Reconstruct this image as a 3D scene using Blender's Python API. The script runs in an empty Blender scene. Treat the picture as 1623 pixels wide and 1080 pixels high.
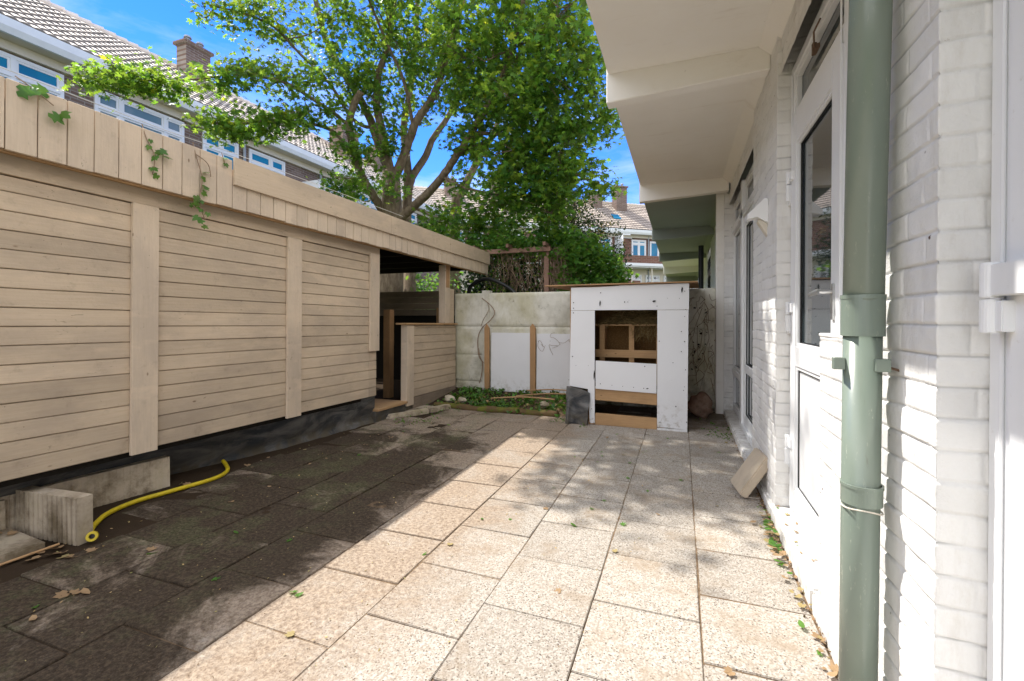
import bpy, bmesh, math, random
import numpy as np
from mathutils import Vector, Matrix
random.seed(7); RNG = np.random.default_rng(11)
S = bpy.context.scene; COL = S.collection
R = math.radians
# ---------------------------------------------------------------- camera, sky, sun, exposure
cam = bpy.data.cameras.new('camera'); camo = bpy.data.objects.new('camera', cam); COL.objects.link(camo)
cam.sensor_width = 36; cam.lens = 36*726/1623; cam.shift_y = -0.01766; cam.clip_start = .02; cam.clip_end = 1500
camo.location = (0, 0, 1.13); camo.rotation_euler = (R(90-.5), 0, R(20.3)); S.camera = camo
SUNV = Vector((-.65, .20, 1.0)).normalized()
W = bpy.data.worlds.new('World'); S.world = W; W.use_nodes = True
nt = W.node_tree; bg = nt.nodes['Background']; bg.inputs[1].default_value = .15
sky = nt.nodes.new('ShaderNodeTexSky'); sky.sky_type = 'NISHITA'; sky.sun_disc = False
sky.sun_elevation = math.asin(SUNV.z); sky.sun_rotation = math.atan2(SUNV.x, SUNV.y)
sky.air_density = .75; sky.dust_density = .0; sky.ozone_density = 2.0
tc = nt.nodes.new('ShaderNodeTexCoord'); mp = nt.nodes.new('ShaderNodeMapping')
mp.inputs['Rotation'].default_value = (R(12), R(-18), R(30)); mp.inputs['Scale'].default_value = (1.2, 3.2, 7.5)
no = nt.nodes.new('ShaderNodeTexNoise'); no.inputs['Scale'].default_value = 1.5; no.inputs['Detail'].default_value = 7; no.inputs['Roughness'].default_value = .6
no.inputs['Distortion'].default_value = .5
rp = nt.nodes.new('ShaderNodeValToRGB'); rp.color_ramp.elements[0].position = .43; rp.color_ramp.elements[1].position = .68
sx = nt.nodes.new('ShaderNodeSeparateXYZ'); hz = nt.nodes.new('ShaderNodeMapRange')
hz.inputs[1].default_value = .62; hz.inputs[2].default_value = .12; hz.inputs[3].default_value = 0; hz.inputs[4].default_value = 1
mu = nt.nodes.new('ShaderNodeMath'); mu.operation = 'MULTIPLY'
mu2 = nt.nodes.new('ShaderNodeMath'); mu2.operation = 'MULTIPLY'; mu2.inputs[1].default_value = .8
mx = nt.nodes.new('ShaderNodeMixRGB'); mx.inputs[2].default_value = (2.9, 3.1, 3.5, 1)
hs = nt.nodes.new('ShaderNodeHueSaturation'); hs.inputs['Saturation'].default_value = 1.35
L = nt.links.new
L(tc.outputs['Generated'], mp.inputs[0]); L(mp.outputs[0], no.inputs[0]); L(no.outputs[0], rp.inputs[0])
L(tc.outputs['Generated'], sx.inputs[0]); L(sx.outputs[2], hz.inputs[0]); L(rp.outputs[0], mu.inputs[0]); L(hz.outputs[0], mu.inputs[1])
L(mu.outputs[0], mu2.inputs[0]); L(mu2.outputs[0], mx.inputs[0]); L(sky.outputs[0], hs.inputs['Color']); wb = nt.nodes.new('ShaderNodeMixRGB'); wb.blend_type = 'MULTIPLY'; wb.inputs[0].default_value = 1; wb.inputs[2].default_value = (.80, .66, .92, 1); L(hs.outputs[0], wb.inputs[1]); L(wb.outputs[0], mx.inputs[1]); 
# bright cloud added unseen behind and above camera to lift shade; sky ahead clear
mp2 = nt.nodes.new('ShaderNodeMapping'); mp2.inputs['Scale'].default_value = (2.2, 2.2, 3.5); n2 = nt.nodes.new('ShaderNodeTexNoise'); n2.inputs['Scale'].default_value = 1.3; n2.inputs['Detail'].default_value = 7
fy = nt.nodes.new('ShaderNodeMapRange'); fz = nt.nodes.new('ShaderNodeMapRange')
for q, v in ((fy, (.42, -.35, 0, .55)), (fz, (.66, .95, 0, .45))):
    for i in range(4): q.inputs[i+1].default_value = v[i]
ad = nt.nodes.new('ShaderNodeMath'); ad.operation = 'MAXIMUM'; ad2 = nt.nodes.new('ShaderNodeMath'); ad2.operation = 'ADD'
cr = nt.nodes.new('ShaderNodeMapRange'); cr.interpolation_type = 'SMOOTHSTEP'
for i, v in enumerate((.72, .98, 0, .92)): cr.inputs[i+1].default_value = v
mc = nt.nodes.new('ShaderNodeMixRGB'); mc.inputs[2].default_value = (5.1, 5.15, 5.3, 1)
L(tc.outputs['Generated'], mp2.inputs[0]); L(mp2.outputs[0], n2.inputs[0]); L(sx.outputs[1], fy.inputs[0]); L(sx.outputs[2], fz.inputs[0])
L(fy.outputs[0], ad.inputs[0]); L(fz.outputs[0], ad.inputs[1]); L(ad.outputs[0], ad2.inputs[0]); L(n2.outputs[0], ad2.inputs[1]); L(ad2.outputs[0], cr.inputs[0])
L(cr.outputs[0], mc.inputs[0]); L(mx.outputs[0], mc.inputs[1]); L(mc.outputs[0], bg.inputs[0])
sl = bpy.data.lights.new('sun', 'SUN'); sl.energy = 2.55; sl.angle = R(.55); sl.color = (1, .955, .88)
so = bpy.data.objects.new('sun', sl); COL.objects.link(so); so.rotation_euler = SUNV.to_track_quat('Z', 'Y').to_euler()
S.view_settings.view_transform = 'Standard'; S.view_settings.look = 'None'; S.view_settings.exposure = 1.5; S.view_settings.gamma = 1
S.cycles.use_denoising = True; S.cycles.max_bounces = 8; S.cycles.diffuse_bounces = 5; S.cycles.transparent_max_bounces = 12

# ---------------------------------------------------------------- helpers
def tag(o, label=None, cat=None, group=None, kind=None):
    if label: o['label'] = label
    if cat: o['category'] = cat
    if group: o['group'] = group
    if kind: o['kind'] = kind
    return o
def empty(name, loc=(0, 0, 0), rot=(0, 0, 0)):
    o = bpy.data.objects.new(name, None); COL.objects.link(o); o.location = loc; o.rotation_euler = rot; o.empty_display_size = .1
    return o
def link(name, me, mat, parent=None):
    o = bpy.data.objects.new(name, me); COL.objects.link(o)
    if mat and not me.materials: me.materials.append(mat)
    if parent: o.parent = parent
    return o
def rot_of(ax, v):
    return Matrix.Rotation(v, 3, ax)
class MB:
    """collects shapes and links them as one mesh object"""
    def __init__(s): s.v = []; s.f = []; s.t = []
    def add(s, vs, fs, tone=1.0):
        n = len(s.v); s.v.extend([tuple(p) for p in vs]); s.f.extend([tuple(i+n for i in f) for f in fs]); s.t.extend([tone]*len(fs))
    def box(s, x0, x1, y0, y1, z0, z1, tone=1.0, M=None, c=None):
        vs = [Vector((x, y, z)) for x in (x0, x1) for y in (y0, y1) for z in (z0, z1)]
        if M is not None:
            c = Vector(c) if c is not None else Vector(((x0+x1)/2, (y0+y1)/2, (z0+z1)/2))
            vs = [M @ (p-c) + c for p in vs]
        s.add(vs, [(0, 1, 3, 2), (4, 6, 7, 5), (0, 4, 5, 1), (2, 3, 7, 6), (0, 2, 6, 4), (1, 5, 7, 3)], tone)
    def prism(s, poly, off, tone=1.0):
        """closed 3-D polygon pushed along off"""
        n = len(poly); p = [Vector(a) for a in poly]; o = Vector(off)
        s.add(p+[a+o for a in p], [tuple(range(n))[::-1], tuple(range(n, 2*n))]+[(i, (i+1) % n, n+(i+1) % n, n+i) for i in range(n)], tone)
    def tube(s, pts, r, n=8, tone=1.0, cap=True):
        pts = [Vector(p) for p in pts]; m = len(pts)
        rs = r if isinstance(r, (list, tuple)) else [r]*m
        vs = []; prev = None
        for i, p in enumerate(pts):
            d = (pts[min(i+1, m-1)]-pts[max(i-1, 0)])
            d = d.normalized() if d.length > 1e-9 else Vector((0, 0, 1))
            a = Vector((0, 0, 1)) if abs(d.z) < .95 else Vector((1, 0, 0))
            u = prev-d*prev.dot(d) if prev is not None else d.cross(a)
            u = u.normalized() if u.length > 1e-6 else d.cross(a).normalized()
            prev = u; w = d.cross(u)
            for k in range(n):
                t = 2*math.pi*k/n; vs.append(p+(u*math.cos(t)+w*math.sin(t))*rs[i])
        fs = [(i*n+k, i*n+(k+1) % n, (i+1)*n+(k+1) % n, (i+1)*n+k) for i in range(m-1) for k in range(n)]
        if cap: fs += [tuple(range(n))[::-1], tuple(range((m-1)*n, m*n))]
        s.add(vs, fs, tone)
    def build(s, name, mat, parent=None, smooth=False, bevel=0, seg=1):
        me = bpy.data.meshes.new(name); me.from_pydata(s.v, [], s.f)
        if bevel:
            me.attributes.new('tn', 'FLOAT', 'FACE').data.foreach_set('value', s.t)
            bm = bmesh.new(); bm.from_mesh(me)
            bmesh.ops.bevel(bm, geom=bm.edges[:], offset=bevel, segments=seg, affect='EDGES', clamp_overlap=True)
            bm.to_mesh(me); bm.free()
            tv = np.zeros(len(me.polygons)); me.attributes['tn'].data.foreach_get('value', tv)
        else: tv = np.array(s.t)
        tl = np.zeros(len(me.polygons), dtype=int); me.polygons.foreach_get('loop_total', tl)
        c = np.repeat(tv, tl); a = me.color_attributes.new('tone', 'FLOAT_COLOR', 'CORNER')
        a.data.foreach_set('color', np.stack([c, c, c, np.ones_like(c)], 1).ravel())
        if smooth: me.polygons.foreach_set('use_smooth', [True]*len(me.polygons))
        return link(name, me, mat, parent)
def vnoise(x, y, seed=0):
    """2-D value noise, arrays"""
    g = np.random.default_rng(seed).random((256, 256))
    xi = np.floor(x).astype(int); yi = np.floor(y).astype(int); fx = x-xi; fy = y-yi
    fx = fx*fx*(3-2*fx); fy = fy*fy*(3-2*fy)
    a = g[xi % 256, yi % 256]; b = g[(xi+1) % 256, yi % 256]; c = g[xi % 256, (yi+1) % 256]; d = g[(xi+1) % 256, (yi+1) % 256]
    return (a*(1-fx)+b*fx)*(1-fy)+(c*(1-fx)+d*fx)*fy
def grid_mesh(name, P, mat, parent=None, smooth=True, tone=None):
    """P: (nu,nv,3) array -> sheet"""
    nu, nv = P.shape[:2]; idx = np.arange(nu*nv).reshape(nu, nv)
    F = np.stack([idx[:-1, :-1], idx[1:, :-1], idx[1:, 1:], idx[:-1, 1:]], -1).reshape(-1, 4)
    me = bpy.data.meshes.new(name); me.vertices.add(nu*nv); me.vertices.foreach_set('co', P.reshape(-1))
    me.loops.add(F.size); me.loops.foreach_set('vertex_index', F.ravel())
    me.polygons.add(len(F)); me.polygons.foreach_set('loop_start', np.arange(len(F))*4); me.polygons.foreach_set('loop_total', np.full(len(F), 4))
    me.update(); me.validate()
    c = np.ones(F.size) if tone is None else tone.reshape(-1)[F.ravel()]
    a = me.color_attributes.new('tone', 'FLOAT_COLOR', 'CORNER'); a.data.foreach_set('color', np.stack([c, c, c, np.ones_like(c)], 1).ravel())
    if smooth: me.polygons.foreach_set('use_smooth', [True]*len(F))
    return link(name, me, mat, parent)
def addtone(me, v=1.0):
    a = me.color_attributes.new('tone', 'FLOAT_COLOR', 'CORNER'); a.data.foreach_set('color', [v, v, v, 1]*len(me.loops))
def copy_thing(o, loc, rot=None, scale=None, label=None):
    c = o.copy(); COL.objects.link(c); c.location = loc
    if rot is not None: c.rotation_euler = rot
    if scale is not None: c.scale = (scale,)*3
    if label: c['label'] = label
    for ch in o.children:
        d = ch.copy(); COL.objects.link(d); d.parent = c
        for g in ch.children:
            e = g.copy(); COL.objects.link(e); e.parent = d
    return c

# ---------------------------------------------------------------- materials
class NG:
    def __init__(s, name, rough=.8, spec=.3):
        s.m = bpy.data.materials.new(name); s.m.use_nodes = True; s.nt = s.m.node_tree
        s.b = s.nt.nodes['Principled BSDF']; s.b.inputs['Roughness'].default_value = rough
        s.b.inputs['Specular IOR Level'].default_value = spec
        s.tc = s.nt.nodes.new('ShaderNodeTexCoord')
    def n(s, t): return s.nt.nodes.new('ShaderNode'+t)
    def l(s, a, b): s.nt.links.new(a, b)
    def pos(s, scale=(1, 1, 1), rot=(0, 0, 0), src='Object'):
        m = s.n('Mapping'); m.inputs['Scale'].default_value = scale; m.inputs['Rotation'].default_value = rot
        if src == 'World':
            g = s.n('NewGeometry'); s.l(g.outputs['Position'], m.inputs[0])
        else: s.l(s.tc.outputs[src], m.inputs[0])
        return m.outputs[0]
    def noise(s, scale, detail=4, rough=.55, v=None, dist=0):
        x = s.n('TexNoise'); x.inputs['Scale'].default_value = scale; x.inputs['Detail'].default_value = detail
        x.inputs['Roughness'].default_value = rough; x.inputs['Distortion'].default_value = dist
        s.l(v if v is not None else s.pos(src='World'), x.inputs[0]); return x.outputs[0]
    def vor(s, scale, v=None, feat='F1', out=0):
        x = s.n('TexVoronoi'); x.feature = feat; x.inputs['Scale'].default_value = scale
        s.l(v if v is not None else s.pos(src='World'), x.inputs[0]); return x.outputs[out]
    def ramp(s, f, a, b, va=0, vb=1):
        x = s.n('MapRange'); x.interpolation_type = 'SMOOTHSTEP'
        for i, q in zip((1, 2, 3, 4), (a, b, va, vb)): x.inputs[i].default_value = q
        s.l(f, x.inputs[0]); return x.outputs[0]
    def math(s, op, a, b=None):
        x = s.n('Math'); x.operation = op
        for i, q in enumerate((a, b)):
            if q is None: continue
            if isinstance(q, (int, float)): x.inputs[i].default_value = q
            else: s.l(q, x.inputs[i])
        return x.outputs[0]
    def mix(s, f, a, b, mode='MIX'):
        x = s.n('MixRGB'); x.blend_type = mode
        for i, q in zip((0, 1, 2), (f, a, b)):
            if isinstance(q, (int, float)): x.inputs[i].default_value = q
            elif isinstance(q, tuple): x.inputs[i].default_value = (*q, 1)
            else: s.l(q, x.inputs[i])
        return x.outputs[0]
    def tone(s, c):
        a = s.n('Attribute'); a.attribute_name = 'tone'; return s.mix(1.0, c, a.outputs['Color'], 'MULTIPLY')
    def xyz(s):
        g = s.n('NewGeometry'); x = s.n('SeparateXYZ'); s.l(g.outputs['Position'], x.inputs[0]); return x.outputs
    def bump(s, h, strength=.3, dist=.01, prev=None):
        x = s.n('Bump'); x.inputs['Strength'].default_value = strength; x.inputs['Distance'].default_value = dist
        s.l(h, x.inputs['Height'])
        if prev is not None: s.l(prev, x.inputs['Normal'])
        s.l(x.outputs[0], s.b.inputs['Normal']); return x.outputs[0]
    def col(s, c):
        if isinstance(c, tuple): s.b.inputs['Base Color'].default_value = (*c, 1)
        else: s.l(c, s.b.inputs['Base Color'])
        return s.m
def m_wood(name, ca, cb, grain=(1, 1, 1), dirt=(.12, .09, .06), dirtamt=.35, axis='h'):
    g = NG(name, .78, .2); H_ = axis == 'h'
    a = g.noise(1, 6, .7, g.pos((5, 5, 120) if H_ else (120, 120, 5), src='World'), .4); b = g.noise(1.6, 5, .65, g.pos((1, 1, 2.2) if H_ else (2.2, 2.2, 1), src='World'))
    c = g.mix(g.ramp(a, .25, .75), ca, cb); c = g.mix(g.ramp(b, .38, .68, 0, .6), c, (ca[0]*.74, ca[1]*.76, ca[2]*.82))
    pk = g.noise(2.7, 4, .6, g.pos((1, 1, 3), (.3, 0, 0), src='World')); c = g.mix(g.ramp(pk, .54, .72, 0, .5), c, (cb[0]*1.08, cb[1]*1.05, cb[2]*1.02))
    kv = g.vor(4.5, g.pos((1, 1, 2.1) if H_ else (2.1, 2.1, 1), src='World')); kn = g.math('MULTIPLY', g.ramp(kv, .075, .03), g.ramp(g.noise(2.1, 2), .46, .54))
    c = g.mix(g.math('MULTIPLY', kn, .75), c, (.17, .105, .06))
    sc = g.noise(1, 6, .8, g.pos((9, 9, 30) if H_ else (30, 30, 9), (0, .25, .1), src='World'), 1.5); c = g.mix(g.ramp(sc, .62, .70, 0, .75), c, dirt)
    sp = g.math('MULTIPLY', g.ramp(g.vor(26), .07, .035), g.ramp(g.noise(3, 2), .52, .58)); c = g.mix(g.math('MULTIPLY', sp, .8), c, (.06, .04, .03))
    d = g.noise(9, 8, .7); c = g.mix(g.ramp(d, .55, .8, 0, dirtamt), c, dirt)
    c = g.tone(c); h = g.math('ADD', g.math('MULTIPLY', a, .7), g.noise(60, 3)); g.bump(h, .3, .004)
    return g.col(c)
M = {}
M['shed'] = m_wood('shed_paint_wood', (.55, .43, .305), (.625, .505, .37))
M['shed_v'] = m_wood('shed_paint_wood_upright', (.60, .48, .355), (.67, .55, .42), axis='v', dirtamt=.3)
M['rawwood'] = m_wood('raw_timber', (.42, .255, .125), (.52, .33, .17), dirtamt=.25)
M['rawwood_v'] = m_wood('raw_timber_upright', (.40, .235, .11), (.48, .29, .15), axis='v', dirtamt=.3)
M['greywood'] = m_wood('weathered_timber', (.22, .17, .125), (.30, .24, .18), dirtamt=.5)
M['pergola'] = m_wood('pergola_timber', (.24, .14, .10), (.31, .19, .14), dirtamt=.5)
def m_simple(name, c, rough=.6, spec=.4, n1=6, amt=.3, dark=.6, bump=.1, bscale=80, dist=.002):
    g = NG(name, rough, spec); a = g.noise(n1, 6, .6)
    cc = g.mix(g.ramp(a, .35, .75, 0, amt), c, tuple(x*dark for x in c)); cc = g.tone(cc)
    if bump: g.bump(g.noise(bscale, 4), bump, dist)
    return g.col(cc)
# white-painted brick
g = NG('white_painted_brick', .55, .35)
a = g.noise(3, 5); c = g.mix(g.ramp(a, .35, .7, 0, .35), (.83, .82, .80), (.73, .72, .69))
ch = g.noise(22, 6, .78); c = g.mix(g.ramp(ch, .66, .72, 0, .6), c, (.42, .35, .28)); dr = g.noise(2.0, 7, .75, g.pos((4, 4, 1), src='World')); c = g.mix(g.ramp(dr, .50, .74, 0, .45), c, (.54, .49, .42))
z = g.xyz()[2]; low = g.math('MULTIPLY', g.ramp(z, .35, .0), g.ramp(g.noise(14, 5, .7), .42, .7))
c = g.mix(g.math('MULTIPLY', low, .6), c, (.36, .31, .25))
sp = g.math('MULTIPLY', g.ramp(g.vor(11, None), .07, .035), g.ramp(g.noise(5, 1), .44, .5)); c = g.mix(sp, c, (.10, .05, .03))
c = g.tone(c); n1 = g.bump(g.noise(38, 6, .7), .6, .006); g.bump(g.noise(150, 4), .4, .002, n1); M['brickwhite'] = g.col(c)
g = NG('white_render', .8, .2)
a = g.noise(1.6, 6, .6); c = g.mix(g.ramp(a, .35, .75, 0, .5), (.91, .885, .84), (.84, .80, .74))
c = g.mix(g.ramp(g.noise(30, 3), .74, .79, 0, .5), c, (.35, .3, .25))
st = g.noise(2.3, 8, .78, g.pos((.5, 3, 1), src='World')); c = g.mix(g.ramp(st, .55, .75, 0, .35), c, (.58, .50, .40))
n1 = g.bump(g.noise(26, 5), .25, .004); M['render'] = g.col(c)
g = NG('grey_balcony_paint', .8, .2)
a = g.noise(1.6, 6, .6); c = g.mix(g.ramp(a, .35, .75, 0, .5), (.40, .42, .40), (.32, .34, .325))
g.bump(g.noise(26, 5), .25, .004); M['render_grey'] = g.col(c)
g = NG('white_upvc', .28, .5); a = g.noise(3, 4)
c = g.mix(g.ramp(a, .4, .8, 0, .25), (.82, .83, .84), (.74, .74, .73)); z = g.xyz()[2]
c = g.mix(g.math('MULTIPLY', g.ramp(g.noise(40, 5, .7), .62, .72), .25), c, (.45, .4, .33)); g.bump(g.noise(6, 2), .05, .002); M['upvc'] = g.col(g.tone(c))
g = NG('pvc_pipe_green', .25, .55); a = g.noise(2.5, 6, .6, g.pos((3, 3, 1), src='World'))
c = g.mix(g.ramp(a, .4, .75, 0, .5), (.19, .235, .195), (.255, .295, .24)); c = g.mix(g.ramp(g.noise(30, 6, .75, g.pos((2.5, 2.5, .6), src='World')), .60, .70, 0, .6), c, (.45, .46, .38)); c = g.mix(g.ramp(g.noise(14, 6, .8, g.pos((4, 4, .35), src='World')), .60, .74, 0, .5), c, (.13, .13, .09))
g.bump(g.noise(9, 4), .12, .003); M['pipe'] = g.col(g.tone(c))
# glass panes: dark interior behind reflecting sheet
g = NG('window_glass', .03, .9); g.b.inputs['Base Color'].default_value = (.028, .04, .045, 1); g.b.inputs['IOR'].default_value = 1.9; g.bump(g.noise(1.5, 2), .06, .02); M['glass'] = g.m
g = NG('painted_sky_glass', .2, .35); c = g.mix(g.ramp(g.noise(.7, 2), .35, .65), (.005, .15, .30), (.01, .21, .36)); M['skyblueglass'] = g.col(c)  # blue of the mirrored sky painted into the pane colour
g = NG('grey_blind_glass', .15, .8); c = g.mix(g.ramp(g.noise(.9, 3), .35, .65), (.08, .16, .18), (.16, .22, .24)); M['greyglass'] = g.col(c)
M['metal'] = m_simple('brushed_aluminium', (.55, .55, .54), .3, .6); M['metal'].node_tree.nodes['Principled BSDF'].inputs['Metallic'].default_value = .9
M['rusty'] = m_simple('rusty_steel', (.16, .10, .065), .7, .3, 40, .6, .5, .3)
M['black'] = m_simple('black_plastic', (.012, .012, .013), .45, .4)
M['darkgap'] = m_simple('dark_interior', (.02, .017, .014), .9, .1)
g = NG('black_pond_liner', .5, .35); a = g.noise(3.2, 6, .65, g.pos((1, .8, 2.2), src='World'), .8)
c = g.mix(g.ramp(a, .38, .7), (.035, .039, .045), (.17, .162, .15)); c = g.mix(g.ramp(g.noise(16, 7, .8), .56, .76, 0, .7), c, (.20, .17, .13))
z = g.xyz()[2]; c = g.mix(g.math('MULTIPLY', g.ramp(z, .16, .0), g.ramp(g.noise(9, 5), .35, .6)), c, (.085, .07, .045))
n1 = g.bump(g.noise(7, 5, .6, None, 1.2), .6, .012); g.bump(g.noise(90, 3), .2, .002, n1); M['liner'] = g.col(c)
M['yellow'] = m_simple('yellow_hose_rubber', (.62, .47, .015), .45, .4, 20, .5, .5)
M['roofing'] = m_simple('bitumen_roofing', (.05, .048, .045), .9, .1, 3, .4, .6, .4)
# precast concrete
def m_conc(name, ca, cb, moss=.5, stain=(.10, .08, .05)):
    g = NG(name, .9, .15); a = g.noise(3, 7, .65); c = g.mix(g.ramp(a, .35, .7), ca, cb)
    d = g.noise(1.7, 6, .7, g.pos((1, 1, .5), src='World')); c = g.mix(g.ramp(d, .42, .62, 0, moss), c, (.40, .36, .17))
    e = g.noise(12, 7, .75); c = g.mix(g.ramp(e, .58, .75, 0, .65), c, stain)
    z = g.xyz()[2]; c = g.mix(g.math('MULTIPLY', g.ramp(z, .5, .02), g.ramp(g.noise(6, 6, .7), .42, .7, 0, .85)), c, (.14, .105, .06))
    g.bump(g.math('ADD', g.noise(45, 6, .7), g.noise(180, 2)), .4, .004); return g.col(g.tone(c))
M['fence'] = m_conc('concrete_fence_panel', (.72, .70, .62), (.50, .48, .40))
M['kerb'] = m_conc('kerb_concrete', (.52, .44, .34), (.34, .28, .21), .3)
M['slab'] = m_conc('paver_concrete', (.56, .49, .38), (.42, .36, .27), .1)
M['slabclean'] = m_simple('beige_paver', (.56, .47, .36), .9, .15, 9, .5, .62, .5, 90, .003)
# patio tiles: exposed aggregate under soil and moss
g = NG('aggregate_paving', .92, .12); o = g.xyz()
v = g.vor(170, None, 'F1', 1); bw = g.n('RGBToBW'); g.l(v, bw.inputs[0]); vb = bw.outputs[0]
c = g.mix(g.ramp(vb, .2, .8), (.32, .28, .235), (.48, .44, .39))
spk = g.math('MULTIPLY', g.ramp(g.vor(95, g.pos((1, 1, .01), src='World')), .36, .22), g.ramp(g.noise(45, 3), .43, .55)); c = g.mix(g.math('MULTIPLY', spk, .9), c, (.09, .07, .06))
c = g.mix(g.ramp(g.noise(3.1, 8, .78), .47, .68, 0, .8), c, (.30, .235, .17))
c = g.tone(c)
# brown soil film, thick on the left half
w1 = g.noise(2.6, 9, .72, None, .8); w2 = g.noise(34, 6, .8)
film = g.math('ADD', g.ramp(o[0], -.45, -1.3, -.10, .27), g.math('ADD', g.math('MULTIPLY', w1, .75), g.math('MULTIPLY', w2, .38)))
soil = g.mix(g.ramp(g.noise(55, 5, .75), .35, .65), (.19, .135, .095), (.41, .325, .245))
c = g.mix(g.ramp(film, .56, .86, 0, .88), c, soil)
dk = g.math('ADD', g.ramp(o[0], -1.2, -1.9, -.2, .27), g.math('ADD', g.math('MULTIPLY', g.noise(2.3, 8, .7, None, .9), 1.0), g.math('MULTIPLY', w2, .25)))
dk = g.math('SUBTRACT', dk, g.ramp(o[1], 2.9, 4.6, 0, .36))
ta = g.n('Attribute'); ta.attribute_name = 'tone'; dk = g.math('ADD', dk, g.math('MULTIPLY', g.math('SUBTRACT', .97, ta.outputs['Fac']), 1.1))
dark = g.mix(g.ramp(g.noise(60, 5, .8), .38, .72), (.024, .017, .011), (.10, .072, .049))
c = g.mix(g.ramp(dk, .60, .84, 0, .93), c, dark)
mo = g.math('MULTIPLY', g.ramp(g.noise(2.6, 8, .78), .47, .60), g.ramp(o[0], -1.6, -2.1)); c = g.mix(g.math('MULTIPLY', mo, .32), c, g.mix(g.ramp(g.noise(70, 4, .7), .4, .65), (.05, .07, .018), (.24, .25, .14)))
dm = g.math('ADD', g.ramp(o[1], 4.4, 6.0, 0, .4), g.noise(5, 6, .7)); c = g.mix(g.ramp(dm, .62, .9, 0, .75), c, (.15, .115, .082))
hh = g.math('ADD', g.math('MULTIPLY', g.noise(150, 3), .6), g.math('MULTIPLY', g.vor(125), -.8)); n1 = g.bump(hh, .55, .004); g.bump(w2, .4, .006, n1)
M['paving'] = g.col(c)
g = NG('garden_soil', .95, .05); c = g.mix(g.ramp(g.noise(30, 7, .75), .35, .68), (.15, .10, .062), (.30, .215, .14)); c = g.mix(g.ramp(g.xyz()[0], -1.4, -2.2), c, (.05, .035, .023)); g.bump(g.noise(60, 6, .75), .8, .01); M['soil'] = g.col(c)
g = NG('rough_grass_ground', .95, .05); c = g.mix(g.ramp(g.noise(1.3, 7, .7), .35, .68), (.05, .075, .02), (.13, .12, .05)); M['grass'] = g.col(c)
# chicken coop
g = NG('white_board', .45, .4); a = g.noise(2.4, 5); c = g.mix(g.ramp(a, .4, .75, 0, .3), (.78, .785, .80), (.68, .68, .69))
z = g.xyz()[2]; sp = g.noise(48, 6, .7)
c = g.mix(g.ramp(sp, .68, .74, 0, .55), c, (.16, .14, .12)); c = g.mix(g.math('MULTIPLY', g.ramp(z, .35, .02), g.ramp(g.noise(15, 6, .7), .45, .68, 0, .7)), c, (.32, .27, .2))
sw = g.math('MULTIPLY', g.ramp(g.vor(8.5), .055, .025), g.ramp(g.noise(6, 1), .40, .5)); c = g.mix(sw, c, (.03, .025, .02))
g.bump(g.noise(12, 4), .1, .004); M['whiteboard'] = g.col(g.tone(c))
g = NG('old_chipboard', .85, .15); c = g.mix(g.ramp(g.vor(70, None, 'F1', 0), .1, .5), (.26, .15, .06), (.17, .095, .035)); c = g.mix(g.ramp(g.noise(5, 6), .45, .75, 0, .6), c, (.09, .05, .02)); g.bump(g.noise(60, 4), .3, .003); M['chip'] = g.col(c)
M['ply'] = m_simple('bare_plywood', (.42, .25, .13), .8, .2, 5, .6, .5, .2)
M['straw'] = m_simple('straw', (.30, .22, .10), .9, .1, 30, .7, .4, 0)
g = NG('lichen_boulder', .9, .15); c = g.mix(g.ramp(g.noise(6, 6, .7), .4, .7), (.20, .12, .085), (.30, .22, .17)); c = g.mix(g.ramp(g.noise(18, 5), .6, .75, 0, .5), c, (.10, .10, .05)); g.bump(g.noise(25, 6), .5, .01); M['boulder'] = g.col(c)
# foliage
def m_leaf(name, c, tr, f=.5, rough=.55):
    m = bpy.data.materials.new(name); m.use_nodes = True; n = m.node_tree; b = n.nodes['Principled BSDF']
    at = n.nodes.new('ShaderNodeAttribute'); at.attribute_name = 'tone'
    def mul(q):
        x = n.nodes.new('ShaderNodeMixRGB'); x.blend_type = 'MULTIPLY'; x.inputs[0].default_value = 1; x.inputs[1].default_value = (*q, 1); n.links.new(at.outputs['Color'], x.inputs[2]); return x.outputs[0]
    t = n.nodes.new('ShaderNodeBsdfTranslucent'); mixs = n.nodes.new('ShaderNodeMixShader'); mixs.inputs[0].default_value = f
    n.links.new(mul(c), b.inputs['Base Color']); b.inputs['Roughness'].default_value = rough; b.inputs['Specular IOR Level'].default_value = .35
    n.links.new(mul(tr), t.inputs[0]); n.links.new(b.outputs[0], mixs.inputs[1]); n.links.new(t.outputs[0], mixs.inputs[2])
    n.links.new(mixs.outputs[0], n.nodes['Material Output'].inputs[0]); return m
M['leaf'] = m_leaf('maple_leaf', (.055, .14, .03), (.40, .63, .06), .44, .5)
M['ivyleaf'] = m_leaf('ivy_leaf', (.05, .13, .02), (.16, .30, .03), .35, .4)
M['darkleaf'] = m_leaf('conifer_leaf', (.03, .055, .02), (.06, .09, .02), .3)
M['vineleaf'] = m_leaf('vine_leaf', (.08, .20, .035), (.28, .50, .06), .42)
M['dryleaf'] = m_leaf('dry_leaf', (.40, .265, .145), (.3, .19, .08), .2, .8)
M['palelitter'] = m_leaf('pale_leaf', (.42, .33, .15), (.3, .25, .08), .2, .8)
g = NG('tree_bark', .9, .15); a = g.noise(5, 6, .7, g.pos((3, 3, 1), src='World')); c = g.mix(g.ramp(a, .35, .7), (.13, .095, .065), (.26, .205, .145))
c = g.mix(g.ramp(g.noise(9, 5), .58, .75, 0, .6), c, (.14, .15, .06)); g.bump(g.noise(30, 6, .7, g.pos((3, 3, 1), src='World')), .6, .02); M['bark'] = g.col(c)
M['stem'] = m_simple('dry_vine_stem', (.30, .21, .145), .9, .1, 20, .6, .5, 0)
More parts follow.
